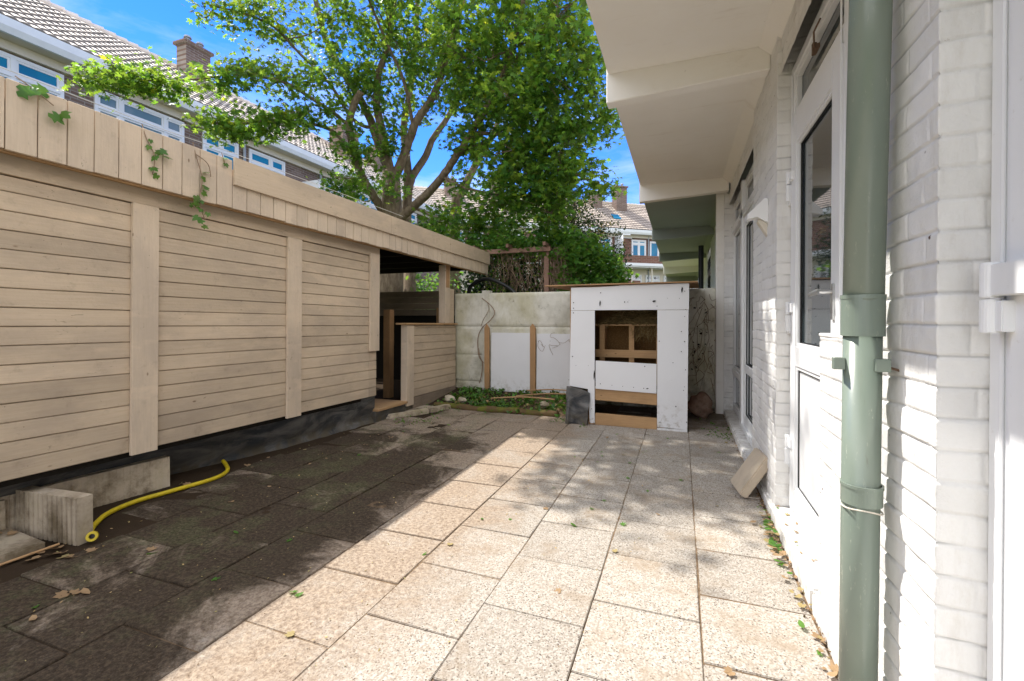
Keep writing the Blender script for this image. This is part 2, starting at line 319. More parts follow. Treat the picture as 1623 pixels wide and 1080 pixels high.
# terrace houses
def m_brick(name, c1, c2, mortar, sc=1.0):
    g = NG(name, .9, .1); x = g.n('SeparateXYZ'); g.l(g.tc.outputs['Object'], x.inputs[0]); y = g.n('CombineXYZ'); g.l(x.outputs[0], y.inputs[0]); g.l(x.outputs[2], y.inputs[1])
    b = g.n('TexBrick'); b.inputs['Scale'].default_value = 1; b.inputs['Brick Width'].default_value = .22*sc; b.inputs['Row Height'].default_value = .065*sc; b.inputs['Mortar Size'].default_value = .008*sc
    b.inputs['Color1'].default_value = (*c1, 1); b.inputs['Color2'].default_value = (*c2, 1); b.inputs['Mortar'].default_value = (*mortar, 1); b.inputs['Bias'].default_value = -.1
    g.l(y.outputs[0], b.inputs[0]); c = g.mix(g.ramp(g.noise(1.2, 6), .4, .75, 0, .4), b.outputs[0], tuple(q*.55 for q in c1)); g.bump(b.outputs[1], -.3, .01); return g.col(c)
M['brick_l'] = m_brick('brown_brick', (.15, .10, .08), (.23, .165, .13), (.28, .25, .22), 1.5)
M['brick_f'] = m_brick('red_brick', (.21, .105, .078), (.15, .07, .052), (.26, .2, .16), 2.0)
g = NG('roof_tile', .8, .2); c = g.mix(g.ramp(g.noise(.8, 6, .65), .3, .75), (.78, .69, .58), (.64, .56, .46)); c = g.mix(g.ramp(g.noise(7, 6), .55, .75, 0, .4), c, (.22, .19, .16)); M['rooftile'] = g.col(g.tone(c))
g = NG('roof_tile_far', .8, .2); c = g.mix(g.ramp(g.noise(.8, 6, .65), .3, .75), (.44, .37, .31), (.33, .28, .235)); M['rooffar'] = g.col(g.tone(c))
M['gutter'] = m_simple('painted_gutter_blue_white', (.74, .77, .78), .6, .3, 3, .3, .8, 0)
M['soffit'] = m_simple('cream_soffit', (.66, .61, .52), .8, .2, 2, .3, .8, 0)
M['frame'] = m_simple('window_paint_white', (.76, .78, .80), .5, .3, 2, .3, .85, 0)
M['zinc'] = m_simple('grey_zinc', (.30, .33, .36), .5, .4, 3, .3, .8, 0)
M['cablew'] = m_simple('pale_cable', (.6, .6, .57), .5, .3, bump=0)
# ---------------------------------------------------------------- ground and paving
m = MB(); m.box(-300, 300, -300, 300, -.6, -.035); tag(m.build('ground', M['grass']), kind='structure')
xs = np.arange(-4.6, .62, .02); ys = np.arange(-1.2, 6.6, .02); X, Y = np.meshgrid(xs, ys, indexing='ij')
Z = -.0043-.0006*(X > -1.0)+.003*(vnoise(X*6, Y*6, 3)-.5)+.002*(vnoise(X*22, Y*22, 4)-.5)
Z += np.where(Y > 5.12, (Y-5.12)*.12*(X < -1.15), 0)+np.where(X < -3.05, .02*(-3.05-X)/.2, 0).clip(0, .03)
tag(grid_mesh('soil_bed', np.stack([X, Y, Z], -1), M['soil']), kind='structure')
offs = {-3.53: 3.0, -3.13: 4.4, -2.73: 5.0, -2.33: 4.95, -1.93: 5.0, -1.53: 5.05, -1.13: 5.0, -.73: 6.0, -.33: 6.0, .07: 6.0}
ph = {-3.53: .2, -3.13: .1, -2.73: .33, -2.33: .12, -1.93: .28, -1.53: .05, -1.13: .24, -.73: .05, -.33: .226, .07: .02}
me = MB()
for x0 in ph:
    y = -1.6+ph[x0]
    while y < offs[x0]:
        gx = .0012+random.random()*.0028; t = random.uniform(-.003, .004); tilt = random.uniform(-.009, .009); tx = random.uniform(-.007, .007)
        Mt = Matrix.Rotation(tilt, 3, 'X') @ Matrix.Rotation(tx, 3, 'Y') @ Matrix.Rotation(random.uniform(-.009, .009), 3, 'Z')
        x1 = x0+.4
        if not (x0 < -3 and y < 1.4): me.box(x0+gx, x1-gx, y+gx, y+.4-gx, -.045, t, random.uniform(.86, 1.07), Mt)
        y += .4
tag(me.build('patio_paving', M['paving'], bevel=.0024, seg=2), kind='structure')

# ---------------------------------------------------------------- the white house (right)
house = tag(empty('white_house', (.6, 3, 0)), 'white painted brick house with glazed doors under deep concrete balconies', 'house')
HL = Matrix.Translation((-.6, -3, 0))
def H(o):
    o.parent = house; o.matrix_parent_inverse = HL; return o
def brick_path(name, path, z0, z1, step=.008, seed=1, mat='brickwhite', c=.0655, amp=1.0):
    """painted brickwork as real relief along a plan path (outer side to the left of travel)"""
    P = [np.array(p, float) for p in path]; pts = []; nrm = []; ss = []; s0 = 0
    for a, b in zip(P[:-1], P[1:]):
        d = b-a; Ln = np.linalg.norm(d); n = max(2, int(Ln/step)); d = d/Ln
        for k in range(n):
            pts.append(a+d*Ln*k/n); nrm.append([-d[1], d[0]]); ss.append(s0+Ln*k/n)
        s0 += Ln
    pts.append(P[-1]); nrm.append(nrm[-1]); ss.append(s0)
    pts = np.array(pts); nrm = np.array(nrm); ss = np.array(ss)
    for i in range(1, len(nrm)-1):
        if abs(nrm[i]@nrm[i-1]) < .5:
            q = nrm[i]+nrm[i-1]; nrm[i] = q*.5
    zs = np.arange(z0, z1+step, step); U, Zz = np.meshgrid(ss, zs, indexing='ij')
    wob = (vnoise(U*7, Zz*2, seed)-.5)*.010
    row = np.floor((Zz+wob)/c); fz = (Zz+wob)/c-row
    dz = np.minimum(fz, 1-fz)*c
    bl = .215; uu = U/bl+.5*(row % 2)+(vnoise(row*3.1, row*0+.5, seed+5)-.5)*.2; fu = uu-np.floor(uu); du = np.minimum(fu, 1-fu)*bl
    jz = np.clip(1.25-dz/.0045, 0, 1); ju = np.clip(1-du/.0065, 0, 1)*.55
    h = -.0048*np.maximum(jz, ju)*amp
    bid = np.floor(uu)*13.7+row*7.3
    h += (vnoise(bid, bid*.37, seed+2)-.5)*.004*amp+(vnoise(U*28, Zz*28, seed+3)-.5)*.003*amp+(vnoise(U*9, Zz*9, seed+4)-.5)*.004*amp
    Q = np.zeros(U.shape+(3,)); Q[..., 0] = pts[:, 0][:, None]+nrm[:, 0][:, None]*h; Q[..., 1] = pts[:, 1][:, None]+nrm[:, 1][:, None]*h; Q[..., 2] = Zz
    gate = np.clip((vnoise(U*14, Zz*5, seed+6)-.35)*3, 0, 1)
    tn = (.9+.14*vnoise(bid, bid*.71, seed+9))*(1-.42*np.clip(1-dz/.0028, 0, 1)*gate)*(1-.25*np.clip(1-du/.0022, 0, 1)*gate)  # shadow lines of the joints painted into the tone, broken up by noise
    return H(grid_mesh(name, Q, M[mat], tone=tn))
XW, XF = .50, .572
# piers (path so that -X / -Y side is outward)
brick_path('brick_pier', [(.78, 1.205), (XW, 1.205), (XW, 1.70), (.60, 1.70)][::1], 0, 2.95, .0036, 2)
brick_path('parapet', [(XW, 1.702), (XW, 2.062), (.60, 2.062)], 0, 1.066, .005, 7)
m = MB(); m.box(XW-.004, .70, 1.70, 2.066, 1.062, 1.074); H(m.build('parapet_sill', M['brickwhite'], bevel=.003))
brick_path('brick_pier', [(.78, 2.935), (XW, 2.935), (XW, 3.84), (.78, 3.84)], 0, 2.95, .006, 11)
brick_path('brick_pier', [(.70, 5.93), (.47, 5.93), (.47, 6.05)], 0, 2.75, .009, 21)
brick_path('brick_pier', [(.70, 6.9), (XW, 6.9), (XW, 9.2)], 0, 2.7, .02, 25)
brick_path('brick_pier', [(XW, 10.2), (XW, 14)], 0, 2.7, .03, 27)
# lintel zone above openings
brick_path('lintel', [(XW+.02, 1.70), (XW+.02, 2.935)], 2.50, 2.95, .01, 31)
brick_path('lintel', [(XW+.02, 3.84), (XW+.02, 5.93)], 2.46, 2.95, .01, 33)
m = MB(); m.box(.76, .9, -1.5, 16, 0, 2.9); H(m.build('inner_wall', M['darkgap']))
m = MB(); m.box(.52, 6, -1.5, 16, 2.93, 9.0); H(m.build('upper_wall', M['brickwhite']))
m = MB(); m.prism([(.385, 5.93, 0), (.47, 5.93, 0), (.47, 5.93, 2.62), (.385, 5.93, 2.62)], (0, .14, 0)); H(m.build('pilaster', M['render'], bevel=.004))
# step along the facade
m = MB()
for y0, y1 in ((-.6, 1.19), (1.21, 2.06), (2.07, 2.93), (3.84, 5.9)):
    xa = .478 if y0 > 3 else .488
    m.box(xa-.012, XF+.03, y0, y1, -.03, .062 if y0 > 3 else .075, random.uniform(.9, 1))
for y0, y1 in ((2.93, 3.84), (1.19, 1.21)): m.box(.478, XW+.02, y0, y1, -.03, .06, .9)
H(m.build('threshold_step', M['brickwhite'], bevel=.010, seg=2))
# joinery
def frame_x(mb, x0, x1, y0, y1, z0, z1, w, wt=None, wb=None, tone=1.0):
    """rectangular frame in a plane facing -X"""
    wt = w if wt is None else wt; wb = w if wb is None else wb
    mb.box(x0, x1, y0, y0+w, z0, z1, tone); mb.box(x0, x1, y1-w, y1, z0, z1, tone)
    mb.box(x0, x1, y0+w, y1-w, z1-wt, z1, tone); mb.box(x0, x1, y0+w, y1-w, z0, z0+wb, tone)
def handle(parent, y, z, x, s=1):
    m = MB(); m.box(x-.008, x, y-.014, y+.014, z-.11, z+.03); m.tube([(x, y, z), (x-.05, y, z)], .009, 10)
    m.tube([(x-.05, y-.006*s, z), (x-.052, y+.03*s, z), (x-.050, y+.125*s, z-.004)], [.011, .0105, .009], 10)
    return H2(m.build('door_handle', M['metal'], smooth=False), parent)
def H2(o, parent):
    o.parent = parent; o.matrix_parent_inverse = HL; return o
def hinge(parent, y, z, x, up=.07):
    m = MB(); m.box(x, x+.045, y-.012, y+.05, z-.035-up, z-.004-up*.0); m.tube([(x-.004, y, z-up-.02), (x-.004, y, z-.003)], .0125, 12)
    m.tube([(x-.004, y, z+.003), (x-.004, y, z+up)], .0125, 12); m.box(x-.006, x+.03, y-.07, y, z+.012, z+up-.008)
    return H2(m.build('hinge', M['upvc'], bevel=.0015), parent)
# door one (between the piers)
m = MB(); m.box(XF-.004, .66, 2.868, 2.93, .076, 2.5); m.box(XF-.004, .66, 1.70, 2.868, 2.452, 2.5); m.box(XF-.004, .66, 1.985, 2.05, .076, 2.452)
m.box(XF-.004, .66, 1.70, 1.75, 1.076, 2.452); m.box(XF-.004, .66, 2.05, 2.868, 2.168, 2.225); m.box(XF-.004, .66, 1.75, 1.985, 1.076, 1.12); m.box(XF+.02, .66, 2.05, 2.868, .076, .11)
for y in (2.875, 2.057): m.box(XF-.012, XF-.006, y, y+.012, .1, 2.45, .97)
H(m.build('door_frame', M['upvc'], bevel=.003))
door = H(empty('door')); door.parent = house
lf = MB(); XL = XF-.014
frame_x(lf, XL, .645, 2.052, 2.866, .112, 2.165, .105, .115, .12)
lf.box(XL, .645, 2.157, 2.761, .88, .985)
lf.box(XL+.018, .62, 2.157, 2.761, .232, .88, .99)
for z0, z1 in ((.232, .88), (.985, 2.05)): frame_x(lf, XL+.006, XL+.02, 2.157, 2.761, z0, z1, .018, tone=1.0)
H2(lf.build('door_leaf', M['upvc'], bevel=.0035, seg=2), door)
m = MB(); m.box(XL+.028, XL+.05, 2.175, 2.743, 1.003, 2.032); H2(m.build('glass', M['glass']), door)
m = MB(); frame_x(m, XL+.019, XL+.026, 2.174, 2.744, 1.002, 2.033, .005); frame_x(m, XL+.012, XL+.0165, 2.176, 2.742, .251, .861, .004); H2(m.build('glazing_gasket', M['black']), door)
handle(door, 2.115, 1.235, XL, 1)
for z in (.42, 1.15, 1.86): hinge(door, 2.885, z, XL-.006)
m = MB(); m.box(XF+.03, XF+.05, 2.06, 2.86, 2.235, 2.44); H(m.build('transom_glass', M['glass']))
m = MB(); frame_x(m, XF+.004, XF+.03, 2.052, 2.866, 2.227, 2.45, .028); H(m.build('transom_sash', M['upvc'], bevel=.002))
m = MB(); m.box(XF-.012, XF+.004, 2.40, 2.46, 2.34, 2.36); m.box(XF-.02, XF-.004, 2.42, 2.44, 2.325, 2.375); m.tube([(XF-.012, 2.43, 2.35), (XF-.03, 2.36, 2.39), (XF-.02, 2.30, 2.41)], .004, 6); H(m.build('window_stay', M['rusty']))
m = MB(); m.box(XF+.03, XF+.05, 1.76, 1.975, 1.13, 2.44); H(m.build('side_window_glass', M['glass']))
# second opening (far): side light, post, door
m = MB()
m.box(XF-.01, .66, 3.845, 3.90, .075, 2.46); m.box(XF-.03, .66, 4.90, 5.02, .075, 2.46); m.box(XF-.004, .66, 5.86, 5.925, .075, 2.46)
m.box(XF-.03, .655, 3.90, 5.86, 2.10, 2.17); m.box(XF-.004, .655, 3.90, 5.86, 2.40, 2.458); m.box(XF-.02, .655, 5.02, 5.86, .50, .56); m.box(XF-.004, .655, 5.02, 5.86, .075, .13); m.box(XF-.03, .655, 3.90, 4.90, .075, .12)
H(m.build('door_frame', M['upvc'], bevel=.003))
door2 = H(empty('door')); door2.parent = house
lf = MB(); frame_x(lf, XF-.012, .64, 3.905, 4.895, .125, 2.095, .10); lf.box(XF-.012, .64, 4.005, 4.795, .62, .70); H2(lf.build('door_leaf', M['upvc'], bevel=.0035), door2)
m = MB(); m.box(XF+.014, XF+.03, 4.0, 4.80, .22, .625); m.box(XF+.014, XF+.03, 4.0, 4.80, .695, 2.0); H2(m.build('glass', M['glass']), door2)
m = MB(); frame_x(m, XF-.002, XF+.006, 4.005, 4.795, .225, .62, .008); frame_x(m, XF-.002, XF+.006, 4.005, 4.795, .70, 1.995, .008); H2(m.build('glazing_gasket', M['black']), door2)
m = MB(); m.box(XF+.02, XF+.04, 5.03, 5.85, .57, 2.09); m.box(XF+.02, XF+.04, 5.03, 5.85, .14, .49); m.box(XF+.02, XF+.04, 3.91, 5.85, 2.18, 2.39); H(m.build('side_window_glass', M['glass']))
m = MB(); frame_x(m, XF+.0, XF+.019, 5.022, 5.858, .562, 2.098, .03); frame_x(m, XF, XF+.019, 5.022, 5.858, .132, .498, .03); frame_x(m, XF, XF+.019, 3.902, 4.88, 2.172, 2.398, .03); frame_x(m, XF, XF+.019, 5.022, 5.858, 2.172, 2.398, .03); H(m.build('transom_sash', M['upvc'], bevel=.002))
# near door at the right edge of the view
m = MB(); m.box(.583, .66, 1.118, 1.202, .076, 2.6); m.box(.583, .66, .2, 1.118, 2.2, 2.5); m.box(.575, .583, 1.150, 1.158, .08, 2.5, .95); H(m.build('door_frame', M['upvc'], bevel=.003))
door3 = H(empty('door')); door3.parent = house
lf = MB(); frame_x(lf, .570, .64, .25, 1.116, .112, 2.18, .11); lf.box(.59, .62, .36, 1.006, .2, 2.1); frame_x(lf, .576, .589, .361, 1.005, .22, 2.07, .018); H2(lf.build('door_leaf', M['upvc'], bevel=.004, seg=2), door3)
m = MB(); yh = 1.135; xh = .553
m.tube([(xh, yh, 1.102), (xh, yh, 1.166)], .0165, 20); m.tube([(xh, yh, 1.169), (xh, yh, 1.236)], .0165, 20)
m.box(xh-.008, .570, .90, yh, 1.172, 1.232); m.box(xh-.002, .583, yh-.035, yh-.005, 1.105, 1.163); H2(m.build('hinge', M['upvc'], bevel=.002, seg=2), door3)
# balconies: slab with down-stand beam, one after another along the terrace
def balcony(y0, y1, z, zb, mat):
    m = MB(); xo = -.47
    m.box(xo, .53, y0, y1-.10, z, z+.22)
    m.prism([(xo-.012, y1-.10, zb), (xo-.012, y1-.10, z+.26), (.50, y1-.10, z+.26), (.50, y1-.10, zb+.05)], (0, .10, 0))
    m.prism([(.43, y0, z), (.53, y0, z), (.53, y0, z-.09)], (0, y1-.10-y0, 0))
    return H(m.build('balcony', M[mat], bevel=.006))
balcony(-1.0, 3.24, 2.775, 2.585, 'render'); m = MB(); m.box(-.47, .5, 1.36, 1.66, 2.50, 2.776); H(m.build('added_shade_beam', M['render'], bevel=.006))  # extra beam added out of view to lower the shadow edge on the pier
balcony(3.24, 5.82, 2.73, 2.53, 'render')
balcony(5.82, 8.35, 2.66, 2.47, 'render_grey'); balcony(8.35, 11.0, 2.60, 2.42, 'render_grey'); balcony(11.0, 13.6, 2.56, 2.37, 'render'); balcony(13.6, 16.0, 2.5, 2.3, 'render_grey')
# white wedge fitting on the far pier
fit = tag(empty('wall_light', (.5, 3.25, 1.72)), 'white wedge shaped fitting sticking out of the white brick pier', 'wall light')
m = MB(); m.prism([(0, -.05, .0), (0, -.05, .15), (-.02, -.05, .155), (-.115, -.05, .06), (-.115, -.05, .03), (-.06, -.05, .04)], (0, .10, 0)); m.build('housing', M['upvc'], fit, bevel=.003)
m = MB(); m.prism([(.0, -.03, -.08), (0, -.03, .0), (-.05, -.03, .03), (-.055, -.03, .015)], (0, .06, 0)); m.build('bracket', M['soffit'], fit, bevel=.003)
# ---------------------------------------------------------------- downpipe
pipe = tag(empty('downpipe', (.437, 1.418, 0)), 'sage green plastic downpipe clamped to the white brick wall', 'drainpipe')
m = MB(); m.tube([(0, 0, 1.10), (0, -.088, 3.0)], .0435, 40); m.build('upper_pipe', M['pipe'], pipe, smooth=True)
m = MB(); m.tube([(0, .020, -.02), (0, 0, 1.11)], .0415, 40); m.build('lower_pipe', M['pipe'], pipe, smooth=True)
def ring(mb, z0, z1, r0, r1, n=40):
    a = [(math.cos(2*math.pi*k/n), math.sin(2*math.pi*k/n)) for k in range(n)]
    vs = [(c*r0, s*r0, z0) for c, s in a]+[(c*r1, s*r1, z0) for c, s in a]+[(c*r1, s*r1, z1) for c, s in a]+[(c*r0, s*r0, z1) for c, s in a]
    mb.add(vs, [(j*n+k, j*n+(k+1) % n, ((j+1) % 4)*n+(k+1) % n, ((j+1) % 4)*n+k) for j in range(4) for k in range(n)])
m = MB(); ring(m, 1.085, 1.185, .0425, .0470); ring(m, 1.180, 1.190, .0425, .0482); m.build('socket', M['pipe'], pipe)
m = MB(); ring(m, .655, .705, .0417, .0445); ring(m, .698, .706, .0417, .0462); m.build('socket', M['pipe'], pipe)
m = MB(); sv = [Vector((.0432*math.cos(q), .0432*math.sin(q), .640+.007*math.cos(q*1+2.2)+.002*math.sin(3*q))) for q in [2*math.pi*i/36 for i in range(37)]]; m.tube(sv, .0022, 6, cap=False); m.build('sealant_bead', M['soffit'], pipe)
m = MB(); n = 28
m.box(-.066, -.040, -.014, .004, .998, 1.029); m.build('clamp', M['pipe'], pipe, bevel=.0015); m = MB(); m.box(.012, .044, -.050, -.018, .998, 1.030); m.build('clamp', M['pipe'], pipe, bevel=.0015)
m = MB(); m.tube([(.040, -.03, 1.010), (.062, -.035, 1.003), (.072, -.045, .998), (.080, -.04, .992)], .0035, 6); m.build('screw', M['rusty'], pipe)

# ---------------------------------------------------------------- wooden shed (left)
shed = tag(empty('garden_shed', (-3.1, 1.2, 0), (R(-.75), 0, 0)), 'long taupe painted timber shed with open doorway at its far end', 'shed')
def yl(y): return y-1.2      # local = world - origin
def siding(name, y0, y1, z0, z1, x=0.0, h=.0945, parent=None, mat='shed', vary=None):
    m = MB(); z = z0; k = 0
    while z < z1-.01:
        zt = min(z+h, z1); t = random.choice([.89, .95, .98, 1.0, 1.02, 1.06])*random.uniform(.97, 1.03); j = random.uniform(-.0015, .0015)
        segs = [y0, y1]
        if y1-y0 > 1.6 and random.random() < .5: segs = [y0, y0+random.uniform(.5, .8)*(y1-y0), y1]
        for a, b in zip(segs[:-1], segs[1:]):
            # lap profile: thicker at the foot, thin tongue at the head
            m.prism([(x-.022, a, z+.0012), (x+.003+j, a, z+.0012), (x+.006+j, a, z+.005), (x+.004+j, a, zt-.0035), (x-.004+j, a, zt-.0008), (x-.022, a, zt-.0008)], (0, b-a-.0015, 0), t*random.uniform(.97, 1.03))
        z = zt; k += 1
    return m.build(name, M[mat], parent or shed)
siding('siding', yl(-1.6), yl(1.775), .335, 1.83); siding('siding', yl(1.90), yl(2.925), .335, 1.83); siding('siding', yl(3.05), yl(4.0), .335, 1.83)
siding('siding', yl(4.0), yl(4.125), .335, .83)
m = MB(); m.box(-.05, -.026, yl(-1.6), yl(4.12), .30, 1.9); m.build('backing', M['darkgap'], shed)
for y0, y1, z0, z1 in ((.42, .56, .33, 1.83), (1.762, 1.908, .318, 1.832), (2.912, 3.062, .318, 1.832), (3.99, 4.145, .82, 1.86)):
    m = MB(); m.box(.0075, .030, yl(y0), yl(y1), z0, z1, random.uniform(.97, 1.05)); m.build('batten', M['shed_v'], shed, bevel=.002)
m = MB(); m.box(-.02, .018, yl(-1.6), yl(4.16), 1.834, 1.93, 1.0); m.build('header_board', M['shed'], shed, bevel=.002)
# half wall beyond the doorway
siding('half_wall', yl(4.85), yl(5.985), .21, 1.095, 0)
m = MB(); m.box(-.07, .020, yl(4.70), yl(4.849), .12, 1.097); m.build('door_post', M['shed_v'], shed, bevel=.003)
m = MB(); m.box(-.12, .035, yl(4.66), yl(5.99), 1.1, 1.122, 1.0); m.build('ledge', M['rawwood'], shed, bevel=.003)
m = MB(); m.box(-.08, .022, yl(5.63), yl(5.77), 1.124, 1.93); m.build('corner_post', M['shed_v'], shed, bevel=.003)
m = MB(); m.box(-.05, -.03, yl(5.77), yl(5.99), 1.124, 1.62); m.build('infill_board', M['shed'], shed)
m = MB(); m.box(.022, .026, yl(5.65), yl(5.75), 1.62, 1.93); m.build('bare_patch', M['rawwood_v'], shed)
m = MB(); m.box(-.06, .01, yl(4.86), yl(5.98), .04, .205); m.build('base_beam', M['greywood'], shed, bevel=.004)
m = MB(); m.box(-.55, .02, yl(4.14), yl(4.72), .155, .185); m.build('threshold', M['rawwood'], shed, bevel=.003)
m = MB(); m.box(-.50, .0, yl(4.13), yl(4.86), -.02, .152); m.build('threshold_base', M['liner'], shed, bevel=.004)
# fascia
m = MB(); y = -1.6
pitch = .1162; y = 1.173-pitch*24
while y < 6.9:
    y1 = min(y+pitch, 6.9); dx = random.uniform(-.001, .001)
    m.box(.100+dx, .118+dx, yl(y)+.0022, yl(y1)-.0022, 1.925+random.uniform(-.004, .004), 2.262 if y < 2.28 else 2.2, random.uniform(.93, 1.05)); y += pitch
m.build('fascia_boards', M['shed_v'], shed, bevel=.0025)
m = MB(); m.box(.070, .098, yl(-1.6), yl(6.88), 1.915, 2.18, .92); m.build('fascia_backing', M['rawwood'], shed, bevel=.002)
m = MB(); e = [2.335, 4.2, 5.55, 6.93]
for a, b in zip(e[:-1], e[1:]): m.box(.1195, .140, yl(a), yl(b)-.002, 2.09, 2.285, random.uniform(.97, 1.03))
m.build('fascia_cap', M['shed'], shed, bevel=.002)
m = MB(); m.box(-2.3, .069, yl(-1.6), yl(6.86), 2.12, 2.20)
m.build('roof', M['roofing'], shed)
m = MB()
for k in range(15): m.box(-2.25, .066, yl(-1.2+k*.56), yl(-1.13+k*.56), 1.98, 2.115, .9)
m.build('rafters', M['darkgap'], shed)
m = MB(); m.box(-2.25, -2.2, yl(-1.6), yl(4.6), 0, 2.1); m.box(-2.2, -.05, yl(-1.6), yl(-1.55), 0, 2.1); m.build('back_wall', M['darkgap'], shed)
m = MB(); z = 1.24
while z < 1.60:
    m.box(-2.3, -.10, yl(6.16), yl(6.18), z, z+.092, random.uniform(.85, 1)); z += .0945
m.build('rear_boards', M['greywood'], shed)
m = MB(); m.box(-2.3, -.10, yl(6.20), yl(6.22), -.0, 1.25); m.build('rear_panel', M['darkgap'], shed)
for q in ((-.65, -.55, yl(5.15), yl(5.25), 0, 1.3), (-.30, -.22, yl(5.95), yl(6.03), .1, 1.35)): m = MB(); m.box(*q); m.build('inner_post', M['rawwood_v'], shed, bevel=.003)
m = MB(); m.box(-2.2, -.10, yl(4.3), yl(6.1), .02, .12); m.build('shed_floor', M['soil'], shed)
# liner skirt
n = 180; mrows = 14; Y0 = np.linspace(-1.6, 4.16, n); tt = np.linspace(0, 1, mrows); Yg, T = np.meshgrid(Y0, tt, indexing='ij')
xb = np.interp(Yg, [-1.6, 1.2, 2.2, 3.0, 4.2], [-3.5, -3.5, -3.43, -3.25, -3.16])
Xg = (-3.125)*(1-T)+(xb)*T+(vnoise(Yg*3.0, T*2.2, 8)-.5)*.06*np.sin(T*math.pi)**.7+(vnoise(Yg*11, T*3, 9)-.5)*.022+np.maximum(0, T-.85)*.35*(Yg > 2.1)
Zg = .40*(1-T)+T*(-.01)+(vnoise(Yg*6, T*0, 10))*.012
tag(link_sk := grid_mesh('liner_skirt', np.stack([Xg, Yg, Zg], -1), M['liner'])); link_sk.parent = shed
link_sk.matrix_parent_inverse = (Matrix.Translation((-3.1, 1.2, 0)) @ Matrix.Rotation(R(-.75), 4, 'X')).inverted()

# ---------------------------------------------------------------- edging stones, paver, hose
def ribbed(name, Ln, h, t, label, cat, loc, rz, tone=1, rib=True, grp=None, rd=.011):
    """edging slab along local X, ribs on the -Y face"""
    m = MB(); pts = []
    nr = int(Ln/.034)
    pts.append((0, t))
    if rib:
        for k in range(nr):
            a = Ln*k/nr; w = Ln/nr
            pts += [(a+.001, 0), (a+w*.62, 0), (a+w*.72, rd), (a+w*.9, rd)]
    else: pts.append((0, 0))
    pts += [(Ln, 0), (Ln, t)]
    m.prism([(p[0], p[1], 0) for p in pts][::-1], (0, 0, h), tone)
    o = m.build(name, M['kerb']); o.location = loc; o.rotation_euler = rz; tag(o, label, cat, grp); return o
ribbed('edging_slab', .98, .215, .06, 'long concrete edging slab on its side against the black liner', 'edging stone', (-3.305, 1.09, -.005), (0, 0, R(83.5)), 1.15, True, 'concrete edging stones at the shed foot', .0025)
ribbed('edging_slab', .45, .235, .068, 'short ribbed concrete slab jutting out towards the patio', 'edging stone', (-3.255, 1.335, .0), (0, 0, R(5)), 1.0, True, 'concrete edging stones at the shed foot')
ribbed('edging_slab', .50, .20, .06, 'stained concrete slab left of the ribbed slab by the liner', 'edging stone', (-3.32, 1.30, -.005), (0, 0, R(-92)), 1.1, False, 'concrete edging stones at the shed foot')
m = MB(); m.box(-3.30, -2.93, .45, 1.31, 0, .045, .9, Matrix.Rotation(R(-4), 3, 'Z')); tag(m.build('paver', M['kerb'], bevel=.006, seg=2), 'flat grey concrete paver lying left of the ribbed slab', 'paver')
m = MB(); m.tube([(-2.905, .5, .012), (-2.90, .95, .013), (-2.885, 1.34, .014)], .006, 6); tag(m.build('stick', M['rawwood']), 'thin straight reddish stick beside the flat paver', 'stick')
m = MB(); Mr = Matrix.Rotation(R(33), 3, 'Y'); m.box(-.027, .027, -.135, .105, 0, .29, 1.0, Mr, (0, 0, 0)); o = m.build('paver', M['slabclean'], bevel=.008, seg=2); o.location = (.345, 3.31, .015); o.rotation_euler = (0, 0, R(8)); tag(o, 'concrete paver leaning against the sunlit white brick pier', 'paver')
hose = tag(empty('garden_hose', (-2.8, 1.44, 0)), 'short yellow garden hose with open round end on dark paving', 'hose')
hp = [(-2.80, 1.432, .028), (-2.86, 1.455, .018), (-2.934, 1.5, .017), (-3.0, 1.56, .017), (-3.06, 1.63, .017), (-3.097, 1.72, .017), (-3.108, 1.83, .018), (-3.09, 1.96, .017), (-3.062, 2.10, .018), (-3.045, 2.24, .017), (-3.065, 2.34, .017), (-3.12, 2.42, .02), (-3.20, 2.47, .03), (-3.26, 2.49, .05)]
def smooth_path(pts, n=5):
    P = [Vector(p) for p in pts]; out = []
    for i in range(len(P)-1):
        a = P[max(i-1, 0)]; b = P[i]; c = P[i+1]; d = P[min(i+2, len(P)-1)]
        for k in range(n):
            t = k/n; out.append(.5*((2*b)+(-a+c)*t+(2*a-5*b+4*c-d)*t*t+(-a+3*b-3*c+d)*t**3))
    out.append(P[-1]); return out
m = MB(); m.tube([(p-Vector((-2.8, 1.44, 0))) for p in smooth_path(hp)], .0135, 12); m.build('tube', M['yellow'], hose, smooth=True)
m = MB(); ring(m, 0, .022, .0125, .024, 20); o = m.build('coupling', M['yellow'], hose); o.location = (.012, -.012, .030); o.rotation_euler = Vector((.75, -.6, .28)).to_track_quat('Z', 'Y').to_euler()
m = MB(); m.tube([(0, 0, .002), (0, 0, .004)], .0125, 16); d_ = m.build('bore', M['black'], hose); d_.location = o.location; d_.rotation_euler = o.rotation_euler

